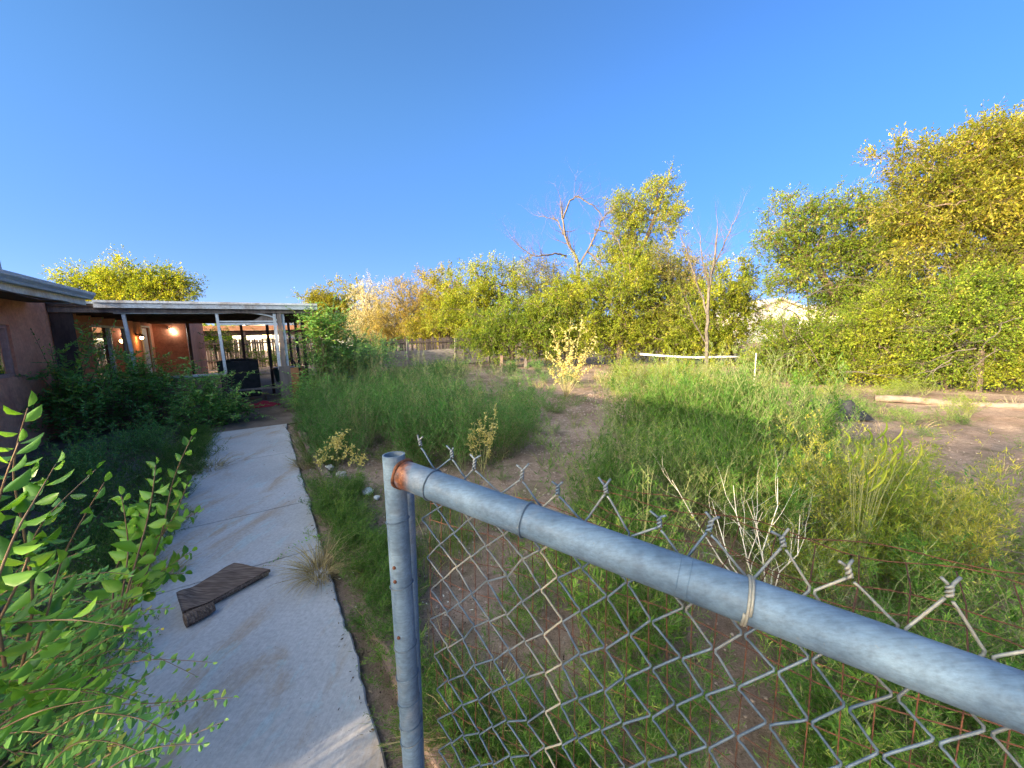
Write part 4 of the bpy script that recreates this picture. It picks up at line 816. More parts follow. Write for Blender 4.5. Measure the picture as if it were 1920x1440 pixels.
tips = [((250, 1130), (300, 1010), (325, 900), (360, 818), 1.25), ((235, 1120), (270, 1000), (285, 930), (292, 872), 1.2), ((240, 1140), (290, 1030), (330, 960), (352, 905), 1.3), ((230, 1150), (260, 1060), (300, 1000), (370, 960), 1.3),
        ((240, 1150), (280, 1090), (320, 1060), (358, 1034), 1.3), ((225, 1140), (240, 1040), (236, 980), (228, 930), 1.2), ((215, 1150), (250, 1100), (300, 1080), (345, 1075), 1.35), ((210, 1140), (220, 1060), (255, 1000), (262, 950), 1.25)]
for t0, t1, t2, t3, d in tips:
    sh.append(shoot([cp(*t0, d-.05), cp(*t1, d), cp(*t2, d), cp(*t3, d)], rng.integers(18, 24), .062, .034, .003, .25, .28, normal=unit(-Fv+Z*.6)))
pb = gp(215, 1190); 
for s_ in range(5): sh.append(shoot([pb+Z*.0, pb+np.array([rng.normal(0, .05), rng.normal(0, .05), .25]), cp(225+s_*6, 1130, 1.2)], 8, .05, .028, .004))
plant('shrub', 'slender upright shrub with pointed leaves over the left edge of the walk', 'shrub', pb, sh, 'lf_big')
# arching sprays with small dark leaves, bottom left
sh = []
for (p0_, p1_, p2_, p3_, d) in [((60, 1400), (170, 1330), (300, 1318), (436, 1308), 1.05), ((60, 1340), (150, 1270), (270, 1238), (398, 1242), 1.12), ((100, 1430), (200, 1400), (320, 1390), (420, 1352), 1.0), ((60, 1320), (160, 1240), (250, 1218), (365, 1266), 1.18),
    ((120, 1460), (230, 1400), (330, 1330), (400, 1300), 1.1), ((80, 1420), (170, 1380), (260, 1330), (330, 1322), 1.1), ((50, 1250), (140, 1190), (240, 1150), (318, 1140), 1.2), ((60, 1290), (150, 1230), (220, 1190), (300, 1180), 1.15), ((160, 1470), (240, 1420), (300, 1400), (380, 1395), .95), ((60, 1470), (130, 1400), (200, 1390), (290, 1420), .95)]:
    sh.append(shoot([cp(*p0_, d), cp(*p1_, d), cp(*p2_, d), cp(*p3_, d)], 26, .036, .021, .0022, .0, .3, normal=unit(-Fv*.5+Z)))
for k in range(95):
    u0, v0 = rng.uniform(-80, 190), rng.uniform(1080, 1500); d = rng.uniform(.95, 1.5); an = rng.uniform(-.5, .9); L = rng.uniform(90, 210)/d
    sh.append(shoot(pxs((u0, v0, d), (u0+L*.5*math.cos(an), v0-L*.5*math.sin(an)-12, d), (u0+L*math.cos(an), v0-L*math.sin(an), d)), rng.integers(16, 24), .036, .021, .002, .05, .35))
pb = W(1.15, -1.25)
for k in range(14): sh.append(shoot([pb+np.array([rng.normal(0, .12), rng.normal(0, .12), 0]), pb+np.array([rng.normal(0, .15), rng.normal(0, .15), .3]), cp(rng.uniform(0, 150), rng.uniform(1200, 1400), 1.1)], 14, .036, .02, .004))
plant('shrub', 'arching shrub with small dark leaves spraying over the near left walk', 'shrub', pb, sh, 'lf_dark')
sh = []
for k in range(90):
    a, b = rng.uniform(1.9, 4.6), rng.uniform(-1.75, -.95); p = W(a, b, gz(*W_(a, b))); an = rng.uniform(0, 6.28); L = rng.uniform(.18, .42)
    sh.append(shoot([p, p+np.array([math.cos(an)*L*.3, math.sin(an)*L*.3, L*.7]), p+np.array([math.cos(an)*L, math.sin(an)*L, L])], rng.integers(10, 16), .04, .02, .002, .15, .35))
plant('seedlings', 'low leafy seedlings along the left side of the walk', 'seedlings', W(3, -1.3), sh, 'lf_dark')
# --- shrubs in front of the porch
def bushy(name, label, pts, base, nsh, L0, L1, leafL, mat='lf_dark', upb=.7, per=(22, 34), outd=None, cat='shrub', ang=.9):
    sh = []
    for k in range(nsh):
        c = pts[rng.integers(len(pts))]; p = np.array(c[:3])+rng.normal(0, 1, 3)*np.array(c[3:6])*.55; p[2] = max(p[2], .06)
        d = unit(rng.normal(0, .7, 3)+Z*upb+(outd if outd is not None else 0)); L = rng.uniform(L0, L1)
        sh.append(shoot([p, p+d*L*.5+Z*.02, p+d*L-Z*L*.22], rng.integers(*per), leafL, leafL*.5, .003, .05, .3, fold=.3, ang=ang))
    for k in range(max(6, nsh//14)):
        c = pts[rng.integers(len(pts))]; q = np.array(c[:3]); sh.append(shoot([base+rng.normal(0, .1, 3)*np.array([1, 1, 0]), base*.5+q*.5+rng.normal(0, .1, 3), q], 12, leafL, leafL*.5, .008))
    return plant(name, label, cat, base, sh, mat)
ww = lambda a, b, z, r1, r2, r3: (*W(a, b, z), r1, r2, r3)
bushy('shrub', 'dark green shrub crowding the half wall in front of the porch', [ww(9.3, -2.2, .45, .45, .45, .4), ww(9.3, -1.6, .5, .45, .45, .45), ww(9.1, -1.0, .45, .35, .4, .35), ww(9.2, -2.7, .5, .35, .4, .45), ww(9.4, -1.9, .8, .4, .3, .2)], W(9.3, -1.9), 420, .35, .8, .072)
bushy('shrub', 'low green shrub spilling over the walk at the porch door', [ww(8.5, -1.1, .25, .35, .35, .22), ww(8.8, -.75, .2, .3, .3, .18), ww(8.9, -.5, .15, .3, .2, .1)], W(8.6, -1.0), 150, .3, .6, .065)
sh = []
br = W(9.1, -2.75)
for tip, n_ in (((190, 598), 20), ((166, 600), 18), ((176, 608), 14), ((215, 605), 16), ((150, 640), 14), ((200, 625), 14), ((140, 700), 14), ((95, 650), 16), ((60, 620), 14), ((100, 730), 16), ((120, 670), 14), ((70, 700), 14), ((210, 680), 14), ((225, 640), 10)):
    q = py(tip[0], tip[1], 6.1); m_ = br*.45+q*.55+rng.normal(0, .08, 3)-Z*.1; sh.append(shoot([br+rng.normal(0, .05, 3)*np.array([1, 1, 0]), br*.75+q*.25+Z*.2, m_+Z*.1, q], n_+26, .115, .05, .008, .2, .3, tmin=.25))
for k in range(14):
    u, v = rng.uniform(90, 225), rng.uniform(600, 700); q = py(u, v, rng.uniform(5.7, 6.3)); d = unit(rng.normal(0, .5, 3)+Z*.9); L = rng.uniform(.3, .55); sh.append(shoot([q-d*L, q-d*L*.5, q], 20, .10, .045, .004, .2, .3))
for k in range(110):
    u, v = rng.uniform(20, 200), rng.uniform(705, 880); p = py(u, v, rng.uniform(5.6, 6.2)); d = unit(rng.normal(0, .7, 3)+Z*.5); L = rng.uniform(.25, .5); sh.append(shoot([p, p+d*L*.5, p+d*L-Z*.1], 18, .075, .036, .003, .1, .3))
plant('shrub', 'tall straggly shrub climbing across the house wall beside the porch', 'shrub', br, sh, 'lf_dark')
bushy('shrub', 'dense green shrub growing up the right side of the porch doorway', [ww(9.7, 1.0, .4, .35, .35, .35), ww(9.9, 1.25, .9, .45, .45, .35), ww(9.9, 1.2, 1.4, .45, .4, .35), ww(10.3, 1.45, 1.75, .45, .4, .28), ww(9.2, .85, .25, .3, .3, .25), ww(10.0, 1.8, 1.0, .5, .5, .35), ww(9.7, 1.15, 1.7, .3, .25, .25), ww(10.6, 2.1, .8, .5, .5, .4)], W(9.8, 1.1), 620, .3, .75, .075)
bushy('hedge', 'broad leafy thicket between the porch shrub and the picket fence', [ww(12, 2.3, .6, .8, .6, .35), ww(13.8, 2.8, .8, .9, .8, .4), ww(15.6, 3.3, .9, .9, .8, .4), ww(11, 1.8, .8, .5, .5, .4), ww(16.5, 3.9, .9, .8, .8, .35)], W(13, 2.6), 620, .4, .9, .075, cat='hedge')
# behind the porch: shrub seen through the opening
bushy('bush', 'bush in the back yard seen through the left porch opening', [ww(20.5, -1.3, 1.3, .8, .6, .7), ww(20, -.3, .5, 1, .8, .4), ww(19, .8, .5, .8, .6, .3)], W(20.3, -1.0), 170, .5, .9, .10, 'lf_mid', cat='bush')
# ferny weeds at the house foot
rng = np.random.default_rng(33)
def clump(name, label, x, y, protos, n, r, h0, h1, lm, sm='stem', cat='weed', wide=1.0, group=None, z=None):
    lst = ([], [])
    for k in range(n):
        xx, yy = x+rng.normal(0, r*.5), y+rng.normal(0, r*.5); h = rng.uniform(h0, h1); wd, lf = protos[rng.integers(len(protos))]; Rz = rotz(rng.uniform(0, 6.28))@np.diag([h**.5*wide, h**.5*wide, h])
        t_ = (xx, yy, gz(xx, yy)-.01); lst[0].append(xform(wd, Rz, 1, t_)); lst[1].append(xform(lf, Rz, 1, t_))
    t = thing(name, (x, y, gz(x, y)), label, cat, group); build('stem', lst[0], M[sm], t); build('foliage', lst[1], M[lm], t); return t
c = W_(6.3, -1.9); clump('weed', 'grey green ferny weed in the shade at the foot of the house wall', c[0], c[1], PROTO, 9, .5, .45, .7, 'lf_dark')
c = W_(7.4, -1.5); clump('weed', 'ferny weed between the house wall and the far end of the walk', c[0], c[1], PROTO, 7, .4, .35, .6, 'lf_dark')
c = W_(5.0, -1.6); clump('weed', 'small ferny weed midway along the left of the walk', c[0], c[1], PROTO, 5, .4, .3, .5, 'lf_kochia')
# tall straw coloured weed with seed clusters
def strawweed(label, base, tips, r=.006, headL=.022, mat='lf_straw', n=55, frm=.35, cat='weed', stemmat='strawstem', clus=.02):
    st = []; r = r*.7; P = []; D = []
    for tpt in tips:
        tpt = np.asarray(tpt); mid = base*.5+tpt*.5+rng.normal(0, .03, 3)+Z*.05*np.linalg.norm(tpt-base); pts = [base+rng.normal(0, .02, 3)*np.array([1, 1, 0]), base*.75+tpt*.25+Z*.03, mid, mid*.5+tpt*.5+rng.normal(0, .02, 3), tpt]
        st.append(tube(pts, np.linspace(r, r*.35, 5), 5)); pts = np.array(pts)
        f = rng.uniform(frm*4, 3.999, n); i = f.astype(int); X = pts[i]+(pts[i+1]-pts[i])*(f-i)[:, None]; P.append(X+rng.normal(0, clus, (n, 3))); D.append(rng.normal(0, 1, (n, 3))+Z*.4)
        for q in range(5):
            f = rng.uniform(frm*4, 3.9); i = int(f); x = pts[i]+(pts[i+1]-pts[i])*(f-i); e = x+unit(rng.normal(0, 1, 3)+Z*.8)*np.linalg.norm(tpt-base)*.13; st.append(tube([x, e], [r*.4, r*.2], 4)); g_ = rng.random(14)[:, None]; P.append(x+(e-x)*g_+rng.normal(0, clus*.6, (14, 3))); D.append(rng.normal(0, 1, (14, 3))+Z*.4)
    P = np.concatenate(P); D = np.concatenate(D); t = thing('tall_weed', base, label, cat); build('stem', st, M[stemmat], t, True)
    build('seed_heads', [leaves(P, D, rng.normal(0, 1, (len(P), 3)), headL*rng.uniform(.6, 1.4, len(P)), headL*.6)], M[mat], t)
b0 = gp(1062, 745); Yb = b0[1]
strawweed('tall pale straw coloured weed standing sunlit in the middle of the yard', b0, [py(u, v, Yb+rng.normal(0, .15)) for u, v in ((1060, 620), (1035, 617), (1092, 600), (1118, 625), (1022, 660), (1045, 650), (1100, 655), (1115, 684), (1075, 640), (1030, 690), (1088, 670), (1055, 680), (1120, 640), (1070, 595))], .008, .045, n=62, clus=.025)
b0 = gp(905, 900); Yb = b0[1]
strawweed('small straw coloured weed above the gate rail in the green weeds', b0, [py(u, v, Yb+rng.normal(0, .04)) for u, v in ((912, 768), (890, 795), (930, 770), (900, 790), (922, 790), (885, 815), (932, 800))], .004, .022, n=40, clus=.012, frm=.45)
b0 = gp(622, 962); Yb = b0[1]
strawweed('orange straw seed plant beside the walk, left of the gate post', b0, [py(u, v, Yb) for u, v in ((648, 803), (612, 828), (590, 850), (672, 845), (632, 818), (655, 838), (684, 860), (640, 812))], .0035, .022, 'lf_straw', 18, .78, clus=.012, stemmat='stem')
# bare white branching stalk beyond the rail
rng = np.random.default_rng(14)
b0 = gp(1440, 1150); out = []
for u, v in ((1375, 910), (1458, 893), (1430, 960), (1335, 940), (1500, 965), (1400, 940), (1260, 900), (1495, 1000)):
    q = py(u, v, b0[1]+rng.normal(.1, .15)); m_ = b0*.55+q*.45+rng.normal(0, .03, 3); m2_ = b0*.25+q*.75+rng.normal(0, .03, 3)
    out += [(b0, m_, .0045, .0035), (m_, m2_, .0035, .0025), (m2_, q, .0025, .001)]
    for s_ in (m_, m2_, m_*.5+m2_*.5): recur(s_, unit(q-b0+rng.normal(0, .25, 3)), .22, .0018, 1, out, .6, .2, .15, 4, (1, 3))
tag(build('dead_stalk', [fr(out)], M['paledead'], loc=b0), 'bleached leafless branching stalk rising just beyond the gate rail', 'dead plant')
# curly seed spikes (yellow)
b0 = gp(1600, 1090); st = []; lvs = []
for k in range(30):
    q = py(rng.uniform(1590, 1715), rng.uniform(800, 900), b0[1]+rng.uniform(-.2, .3)); e = b0*.35+q*.65+Z*.02
    st.append(tube([b0, b0*.6+q*.4, e, q-Z*.08], [.004, .003, .002, .0015], 4)); c_ = rng.uniform(.08, .14); dx = rng.uniform(-.03, .06)
    pts = [q-Z*.08+np.array([dx*t_*1.5, 0, 0])+Z*c_*t_+np.array([.03*math.sin(t_*3), 0, 0]) for t_ in np.linspace(0, 1, 8)]
    lvs.append(tube(pts, [.002, .005, .006, .006, .006, .005, .004, .002], 6))
t = thing('spiky_weed', b0, 'yellow weed with curling upright seed spikes, right of the large green clump', 'weed'); build('stem', st, M['stem'], t)
for q_ in lvs: build('seed_spike', [q_], M['lf_lime'], t, True)
wl = [weed(12, .75, .3, .045, .006, 9, 9, .35, .22, 90)]; xf = xform(wl[0][1], None, 1, b0); build('foliage', [xf], M['lf_lime'], t)
# leafy milkweed-like stalks at the right
b0 = gp(1812, 1040); sh = []
for (u, v) in ((1818, 880), (1845, 930), (1765, 905)):
    q = py(u, v, b0[1]); sh.append(shoot([b0, b0*.5+q*.5+R0*.02, q], 16, .07, .03, .004, .2, .3, tmin=.35))
plant('stalk_plant', 'sparse pale leafed stalks on the shaded dirt at the right', 'plant', b0, sh, 'lf_blue', 'stem')
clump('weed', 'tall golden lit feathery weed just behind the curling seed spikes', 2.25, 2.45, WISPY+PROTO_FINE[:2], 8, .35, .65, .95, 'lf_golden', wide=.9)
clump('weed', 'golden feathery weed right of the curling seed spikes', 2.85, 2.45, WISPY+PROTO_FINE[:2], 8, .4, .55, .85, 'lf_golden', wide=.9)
b0 = gp(1540, 1130); clump('weed', 'lime coloured feathery weed glowing beside the bleached stalk', b0[0], b0[1], PROTO_FINE, 3, .12, .4, .62, 'lf_lime')
b0 = gp(1700, 1100); clump('weed', 'lime feathery weed left of the dry root ball', b0[0], b0[1], PROTO_FINE, 4, .2, .4, .6, 'lf_lime')
b0 = gp(1170, 735); clump('weed', 'tall pointed bright green weed at the sunlit edge left of the white pipe', b0[0], b0[1], PROTO, 6, .3, .9, 1.15, 'lf_lime', wide=.7)
# dry tussocks
def tussock(label, x, y, n, r, L0, L1, mat='dry'):
    tag(build('dry_grass_tuft', [tuft(x, y, n, r, L0, L1, .0035, .9, .8)], M[mat], loc=(x, y, 0)), label, 'grass tuft')
p = gp(600, 1075); tussock('pale dry grass tussock leaning over the right edge of the walk', p[0], p[1], 420, .07, .2, .42)
p = gp(575, 870); tussock('withered dry tuft at the far right corner of the walk', p[0], p[1], 260, .12, .1, .3)
p = gp(392, 880); tussock('dry tuft at the far left of the walk by the shrubs', p[0], p[1], 260, .14, .15, .35)
p = gp(300, 1085); tussock('dry straw tuft at the left edge of the walk by the upright shrub', p[0], p[1], 260, .07, .12, .3)
p = gp(900, 1390); tussock('greyish dry grass tussock on the dirt right behind the gate mesh', p[0], p[1], 420, .12, .2, .4)
# creeping sprig over the walk by the rug
p0_ = W(3.25, .28, .01); tag(build('sprig', list(shoot([p0_, W(3.22, .12, .03), W(3.12, -.02, .012), W(3.02, -.16, .01)], 34, .028, .014, .002, .1, .5))[1:], M['lf_dark'], loc=p0_), 'thin green sprig creeping across the walk crack beside the rolled mat', 'sprig')
# dry root ball at the right
rng = np.random.default_rng(15); b0 = gp(1790, 1080); out = []
for k in range(16):
    recur(b0+Z*.22+rng.normal(0, .03, 3), np.array([rng.normal(0, .7), rng.normal(0, .5), -.7]), .3, .006, 2, out, .5, -.2, .25, 5, (1, 3))
for k in range(4): recur(b0+Z*.22, np.array([1, rng.normal(0, .2), .0-.12*k]), .75, .005, 1, out, .3, -.03, .1, 5, (1, 3))
tag(build('root_ball', [fr(out), heap((0, 0, 0), .01, .01, .01, 1)] if 0 else [fr(out)], M['deadwood'], loc=b0), 'pulled up dry root with pale trailing stems at the right', 'root')
# ------------------------------------------------------------------ things in the yard
# timber edging
def timber(label, a0, b0, a1, b1, w, h, z=0):
    P0, P1 = W(a0, b0, z), W(a1, b1, z); n = 50; d = unit(P1-P0); s = np.cross(d, Z)
    def f(u, v):
        an = v*2*math.pi; c = P0+(P1-P0)*u; q = 1+.22*noise.noise(Vector((u*9, math.cos(an)*1.5, math.sin(an)*1.5+a0)))+.12*noise.noise(Vector((u*6, math.cos(an)*5, math.sin(an)*5)))
        x = max(-1, min(1, 1.25*math.cos(an)))*w/2; zz = max(-1, min(1, 1.25*math.sin(an)))*h/2
        return c+s*x*q+Z*(h*.35+zz*q-.02)
    V, F, T = grid(f, n, 17); F = [F, np.array([[k for k in range(17)]]), np.array([[(n-1)*17+k for k in range(17)][::-1]])]
    tag(build('timber', [(V, F, T)], M['timber'], loc=P0), label, 'timber', 'rotten timbers edging the walk')
timber('split grey timber lying behind the gate post at the walk edge', .5, .47, 2.15, .40, .12, .09)
timber('rotten timber half buried between the gate post and the dry tussock', 2.2, .52, 3.6, .50, .09, .06)
timber('farther timber edging under the green weeds by the far walk', 3.9, .50, 7.3, .42, .10, .07)
# log at the right
P0, P1 = gp(1640, 750), gp(1990, 772); n = 40
def lf(u, v):
    an = v*2*math.pi; c = P0+(P1-P0)*u; q = 1+.15*noise.noise(Vector((u*14, math.cos(an)*2, math.sin(an)*2))); return c+np.cross(unit(P1-P0), Z)*math.cos(an)*.07*q+Z*(.03+.07*math.sin(an)*q+.02*math.sin(u*9))
V, F, T = grid(lf, n, 15); tag(build('log', [(V, [F, np.array([[k for k in range(15)]])], T)], M['logwood'], loc=P0, smooth=True), 'long pale fallen log on the dirt below the right hand bushes', 'log')
# tarp
p = gp(1538, 782); 
def tf(u, v):
    x = (u-.5)*1.25; y = (v-.5)*.7; e = min(1, 4.5*min(u, 1-u))*min(1, 4.5*min(v, 1-v)); e = e**.6
    z = e*(.25+.11*noise.noise(Vector((x*2.2, y*3, 1)))+.06*math.sin(x*5.5+y*3))+.05*e*noise.noise(Vector((x*8, y*5, 5)))
    return p+np.array([x+.04*noise.noise(Vector((v*4, 0, 0))), y+.05*noise.noise(Vector((u*5, 3, 0))), max(.0, z)+.01])
tag(build('tarp', [grid(tf, 70, 40)], M['black'], loc=p, smooth=True), 'crumpled black tarp heap on the dirt beyond the weeds', 'tarp')
# blue vase
p = gp(655, 725); t = thing('blue_jar', p, 'small blue jar half hidden in the weeds right of the porch shrub', 'jar')
hz = [0, .03, .12, .24, .34, .40, .44, .46]; rz = [.07, .10, .14, .15, .11, .075, .085, .09]
build('body', [tube([p+Z*(.12+h_) for h_ in hz], rz, 18)], M['bluepot'], t, True); build('stand', [tube([p-Z*.05, p+Z*.12], [.11, .09], 12)], M['stone'], t)
# pale rubbish / stones near the walk
for k, (u, v, s_, lab) in enumerate(((690, 925, .05, 'white crumpled lump in the weeds left of the gate post'), (706, 935, .028, 'small white flake beside the crumpled white lump'), (640, 895, .06, 'grey stone under the orange seed plant'), (618, 880, .05, 'grey stone at the far right corner of the walk'))):
    p = gp(u, v); rs = random.Random(k)
    V, F, T = grid(lambda a_, b_: p+Z*s_*.4+np.array([math.cos(a_*6.2832)*math.sin(b_*3.1416), math.sin(a_*6.2832)*math.sin(b_*3.1416), .7*math.cos(b_*3.1416)])*s_*(1+.5*noise.noise(Vector((math.cos(a_*6.28)*1.7+k*3, math.sin(a_*6.28)*1.7, b_*5)))), 13, 8)
    tag(build('stone' if k > 1 else 'rubbish', [(V, F, T)], M['stone'] if k > 1 else M['white'], loc=p), lab, 'stone' if k > 1 else 'rubbish')
# small scrap on walk near porch
# --- rolled / folded mat on the walk
rp = [gp(333, 1163, .02), gp(338, 1122, .02), gp(442, 1065, .01), gp(508, 1080, .01), gp(398, 1148, .02)]
t = thing('folded_mat', gp(420, 1110), 'brown woven mat folded over with a rolled end on the concrete walk', 'mat')
a_, b_, c_, d_ = gp(334, 1135), gp(440, 1066), gp(508, 1080), gp(345, 1168)
def mat_top(th0, wob):
    def f(u, v):
        e0 = a_+(d_-a_)*v; e1 = b_+(c_-b_)*v; q = e0+(e1-e0)*u
        z = th0+wob*(.008*noise.noise(Vector((u*4, v*3, th0*50)))+.02*(1-u)**3*(1-v)+.018*math.exp(-((u-.05)/.12)**2))
        return q+Z*z
    return f
def slab(f0, f1, nu=30, nv=18):
    V0, F0, _ = grid(f0, nu, nv); V1, F1, _ = grid(f1, nu, nv); m = len(V0); ed = []
    idx = [i*nv for i in range(nu)]+[(nu-1)*nv+j for j in range(1, nv)]+[i*nv+nv-1 for i in range(nu-2, -1, -1)]+[j for j in range(nv-2, 0, -1)]
    for q in range(len(idx)): p_, q_ = idx[q], idx[(q+1) % len(idx)]; ed.append((p_, q_, q_+m, p_+m))
    return (np.concatenate([V0, V1]), [F0, F1[:, ::-1]+m, np.array(ed)], np.full(2*m, .5))
build('upper_layer', [slab(mat_top(.048, 1), mat_top(.032, 1))], M['rug'], t, True)
build('lower_layer', [slab(lambda u, v: mat_top(.024, .3)(u*.97+.035, v*.94), lambda u, v: mat_top(.004, 0)(u*.97+.035, v*.94))], M['rug'], t, True)
r0_, r1_ = gp(347, 1176), gp(404, 1147); n = 40
build('rolled_end', [tube([r0_+(r1_-r0_)*k/n+Z*.036 for k in range(n+1)], [.038*(.45 if k in (0, n) else 1)*(1-.16*(k % 4 == 0))*(1-.35*(k/n)**3) for k in range(n+1)], 16)], M['rug'], t, True)
# ------------------------------------------------------------------ gate
ptop = cp(738, 852, .7376); pbot = cp(775, 1440, .817); pd = unit(pbot-ptop)
r0p = cp(742, 884, .742); r1p = cp(1920, 1316, .36); rd = unit(r1p-r0p); RL = 1.22
gate = thing('gate', np.array([ptop[0], ptop[1], 0]), 'galvanised pipe gate with loose chain link mesh standing open in the foreground', 'gate')
pend = ptop+pd*(ptop[2]-.10)/(-pd[2]); R1 = .0211; R2 = .0265
def hollow(P0, P1, r, t_=.003, n=32, sides=32, rust=None):
    d = unit(P1-P0); L = np.linalg.norm(P1-P0); ks = np.linspace(0, 1, n); pts = [P0+(P1-P0)*k for k in ks]
    V, F, T = tube(pts, r, sides, caps=False); Vi, Fi, Ti = tube([P0+(P1-P0)*k for k in np.linspace(0, .12, 4)], r-t_, sides, caps=False)
    off = len(V); rim = np.array([(i, off+i, off+(i+1) % sides, (i+1) % sides) for i in range(sides)])
    T = np.zeros(len(V)); Ti = np.zeros(len(Vi))
    if rust is not None:
        for arr, vv in ((T, V), (Ti, Vi)):
            for i in range(len(arr)):
                arr[i] = max(max(0, min(1, 1.6-np.linalg.norm((vv[i]-c)/s_)*1.0)) for c, s_ in rust)
    return [(V, [F[0]], T), (Vi, [f[:, ::-1]+0 for f in Fi], Ti), (np.concatenate([V[:sides], Vi[:sides]]), np.array([(i, sides+i, sides+(i+1) % sides, (i+1) % sides) for i in range(sides)]), np.zeros(2*sides))]
jn = r0p+rd*.036
build('stile', hollow(ptop, pend, R1, n=160, rust=[(jn-Fv*.02+Z*.008, np.array([.011, .03, .018])), (jn-Fv*.02-Z*.03, np.array([.007, .03, .009]))]), M['pipe'], gate, True)
rs_ = r0p+rd*.019; re_ = r0p+rd*RL; kk = np.concatenate([np.linspace(0, .08, 30), np.linspace(.09, 1, 60)])
V, F, T = tube([rs_+(re_-rs_)*k for k in kk], R2, 40); T = np.array([max(0, min(1, 1.9-np.linalg.norm((v_-(rs_+rd*.004))/np.array([.013, .04, .03])))) for v_ in V])
build('top_rail', [(V, F, T)], M['pipe'], gate, True)
wv = [tube([rs_+rd*.001+ (unit(np.cross(rd, Z))*math.cos(q)+unit(np.cross(rd, np.cross(rd, Z)))*math.sin(q))*(R2+.0005+.0012*math.sin(q*5)) for q in np.linspace(0, 2*math.pi, 30)[:-1]], .0035, 6, closed=True, tint=1.0)]
build('weld_bead', wv, surf('rust_weld', (.06, .02, .012), (.26, .10, .045), 90, .9, bmp=1), gate, True)
bot0 = ptop+pd*1.12; bot0e = bot0+rd*RL
build('bottom_rail', [tube([bot0, bot0e], R1, 20)], M['pipe'], gate, True)
build('stile', [tube([re_, re_+pd*1.2], R1, 20)], M['pipe'], gate, True)
# seam rings on rail
nrm = unit(np.cross(rd, pd)); 
if nrm@Fv < 0: nrm = -nrm          # far side of the gate
def ring(c, d, r, wr, turns=1.0, sep=0.0, name='tie_wire', tail=True):
    s = unit(np.cross(d, Z+.01*R0)); q = np.cross(d, s); n = int(26*turns); pts = [c+(s*math.cos(k/n*2*math.pi*turns)+q*math.sin(k/n*2*math.pi*turns))*(r+wr*.8)+d*sep*(k/n-.5) for k in range(n+1)]
    if tail: pts += [pts[-1]+nrm*.012-rd*.004, pts[-1]+nrm*.02-rd*.0+pd*.012]
    return build(name, [tube(pts, wr, 7)], M['wire'], gate, True)
def rail_at(u):
    lo, hi = 0, RL
    for _ in range(40):
        m_ = (lo+hi)/2; P = r0p+rd*m_; w_ = (P-CAM)@Fv; x = 960+FPX*((P-CAM)@Rv)/w_
        if x < u: lo = m_
        else: hi = m_
    return r0p+rd*lo
ring(rail_at(812), rd, R2, .0016); ring(rail_at(988), rd, R2, .0017); ring(rail_at(1400), rd, R2, .0018, 2.0, .006)
for u in (1272, 1292): build('seam', [tube([rail_at(u)+(unit(np.cross(rd, Z))*math.cos(q)+unit(np.cross(rd, np.cross(rd, Z)))*math.sin(q))*R2 for q in np.linspace(0, 2*math.pi, 40)[:-1]], .0008, 5, closed=True, tint=0)], M['pipe'], gate, True)
for v in (973, 1097, 1220, 1280, 1333, 1383, 1417):
    k = (v-852)/(1440-852); c = ptop+(pbot-ptop)*(k*.93); ring(c+pd*0, unit(pd+rd*.15), R1, .0014)
for k in range(3): ring(ptop+pd*(.72+.14*k), unit(pd+rd*.15), R1, .0014)
for v in (1052, 1078, 1185): # bolt heads
    k = (v-852)/(1440-852)*.95; c = ptop+(pbot-ptop)*k-Fv*R1*.98+Rv*(-.006); build('rivet', [tube([c+Fv*.002, c-Fv*.0015], .0035, 10)], M['rustwire'], gate, True)
# chain link mesh
PW, PH = .074, .038
rng = np.random.default_rng(77)
def gpt(s, w, off):
    sag = .012*math.sin(s*7+w*3)*min(1, w*3)+.03*max(0, w-.3)*math.sin(s*3.1)
    return r0p+rd*s+pd*w+nrm*(off+R2*.95+.012+sag)
wires = []; old = []; tw = []
nW = int(RL/PW); HW = PW/2
KJ = rng.normal(0, .0033, (2*nW+2, 34, 2))
KJ[:, 0] *= 2.2; KJ[:, 1] *= 1.5
for k in range(2*nW):
    sgn = 1; pts = []; rows = 30; jit = rng.normal(0, .0018, (rows+1, 2))
    for j in range(rows+1):
        hi = (j % 2 == 1) if k % 2 == 0 else (j % 2 == 0)
        s = .030+(k+(1 if hi else 0))*HW+KJ[k+(1 if hi else 0), j, 0]; w = -.045+j*PH+KJ[k+(1 if hi else 0), j, 1]
        pts.append((s, w, .0021*(1 if hi else -1)))
    # each wire bends right at odd rows and left at even rows and hooks its neighbour there
    P3 = [];
    for j in range(rows):
        (s0_, w0_, o0_), (s1_, w1_, o1_) = pts[j], pts[j+1]
        for f, oo in ((.07, o0_), (.2, o0_*.3), (.5, 0), (.8, o1_*.3), (.93, o1_)):
            # slight bow of the wire between knuckles
            P3.append(gpt(s0_+(s1_-s0_)*f, w0_+(w1_-w0_)*(f+(.02*math.sin((f-.5)*6.28))), oo))
    P3 = [p_ for p_ in P3 if (p_-r0p)@rd > .0]
    P3 = np.array(P3)
    (old if k == 7 else wires).append(tube(P3, .00175, 6))
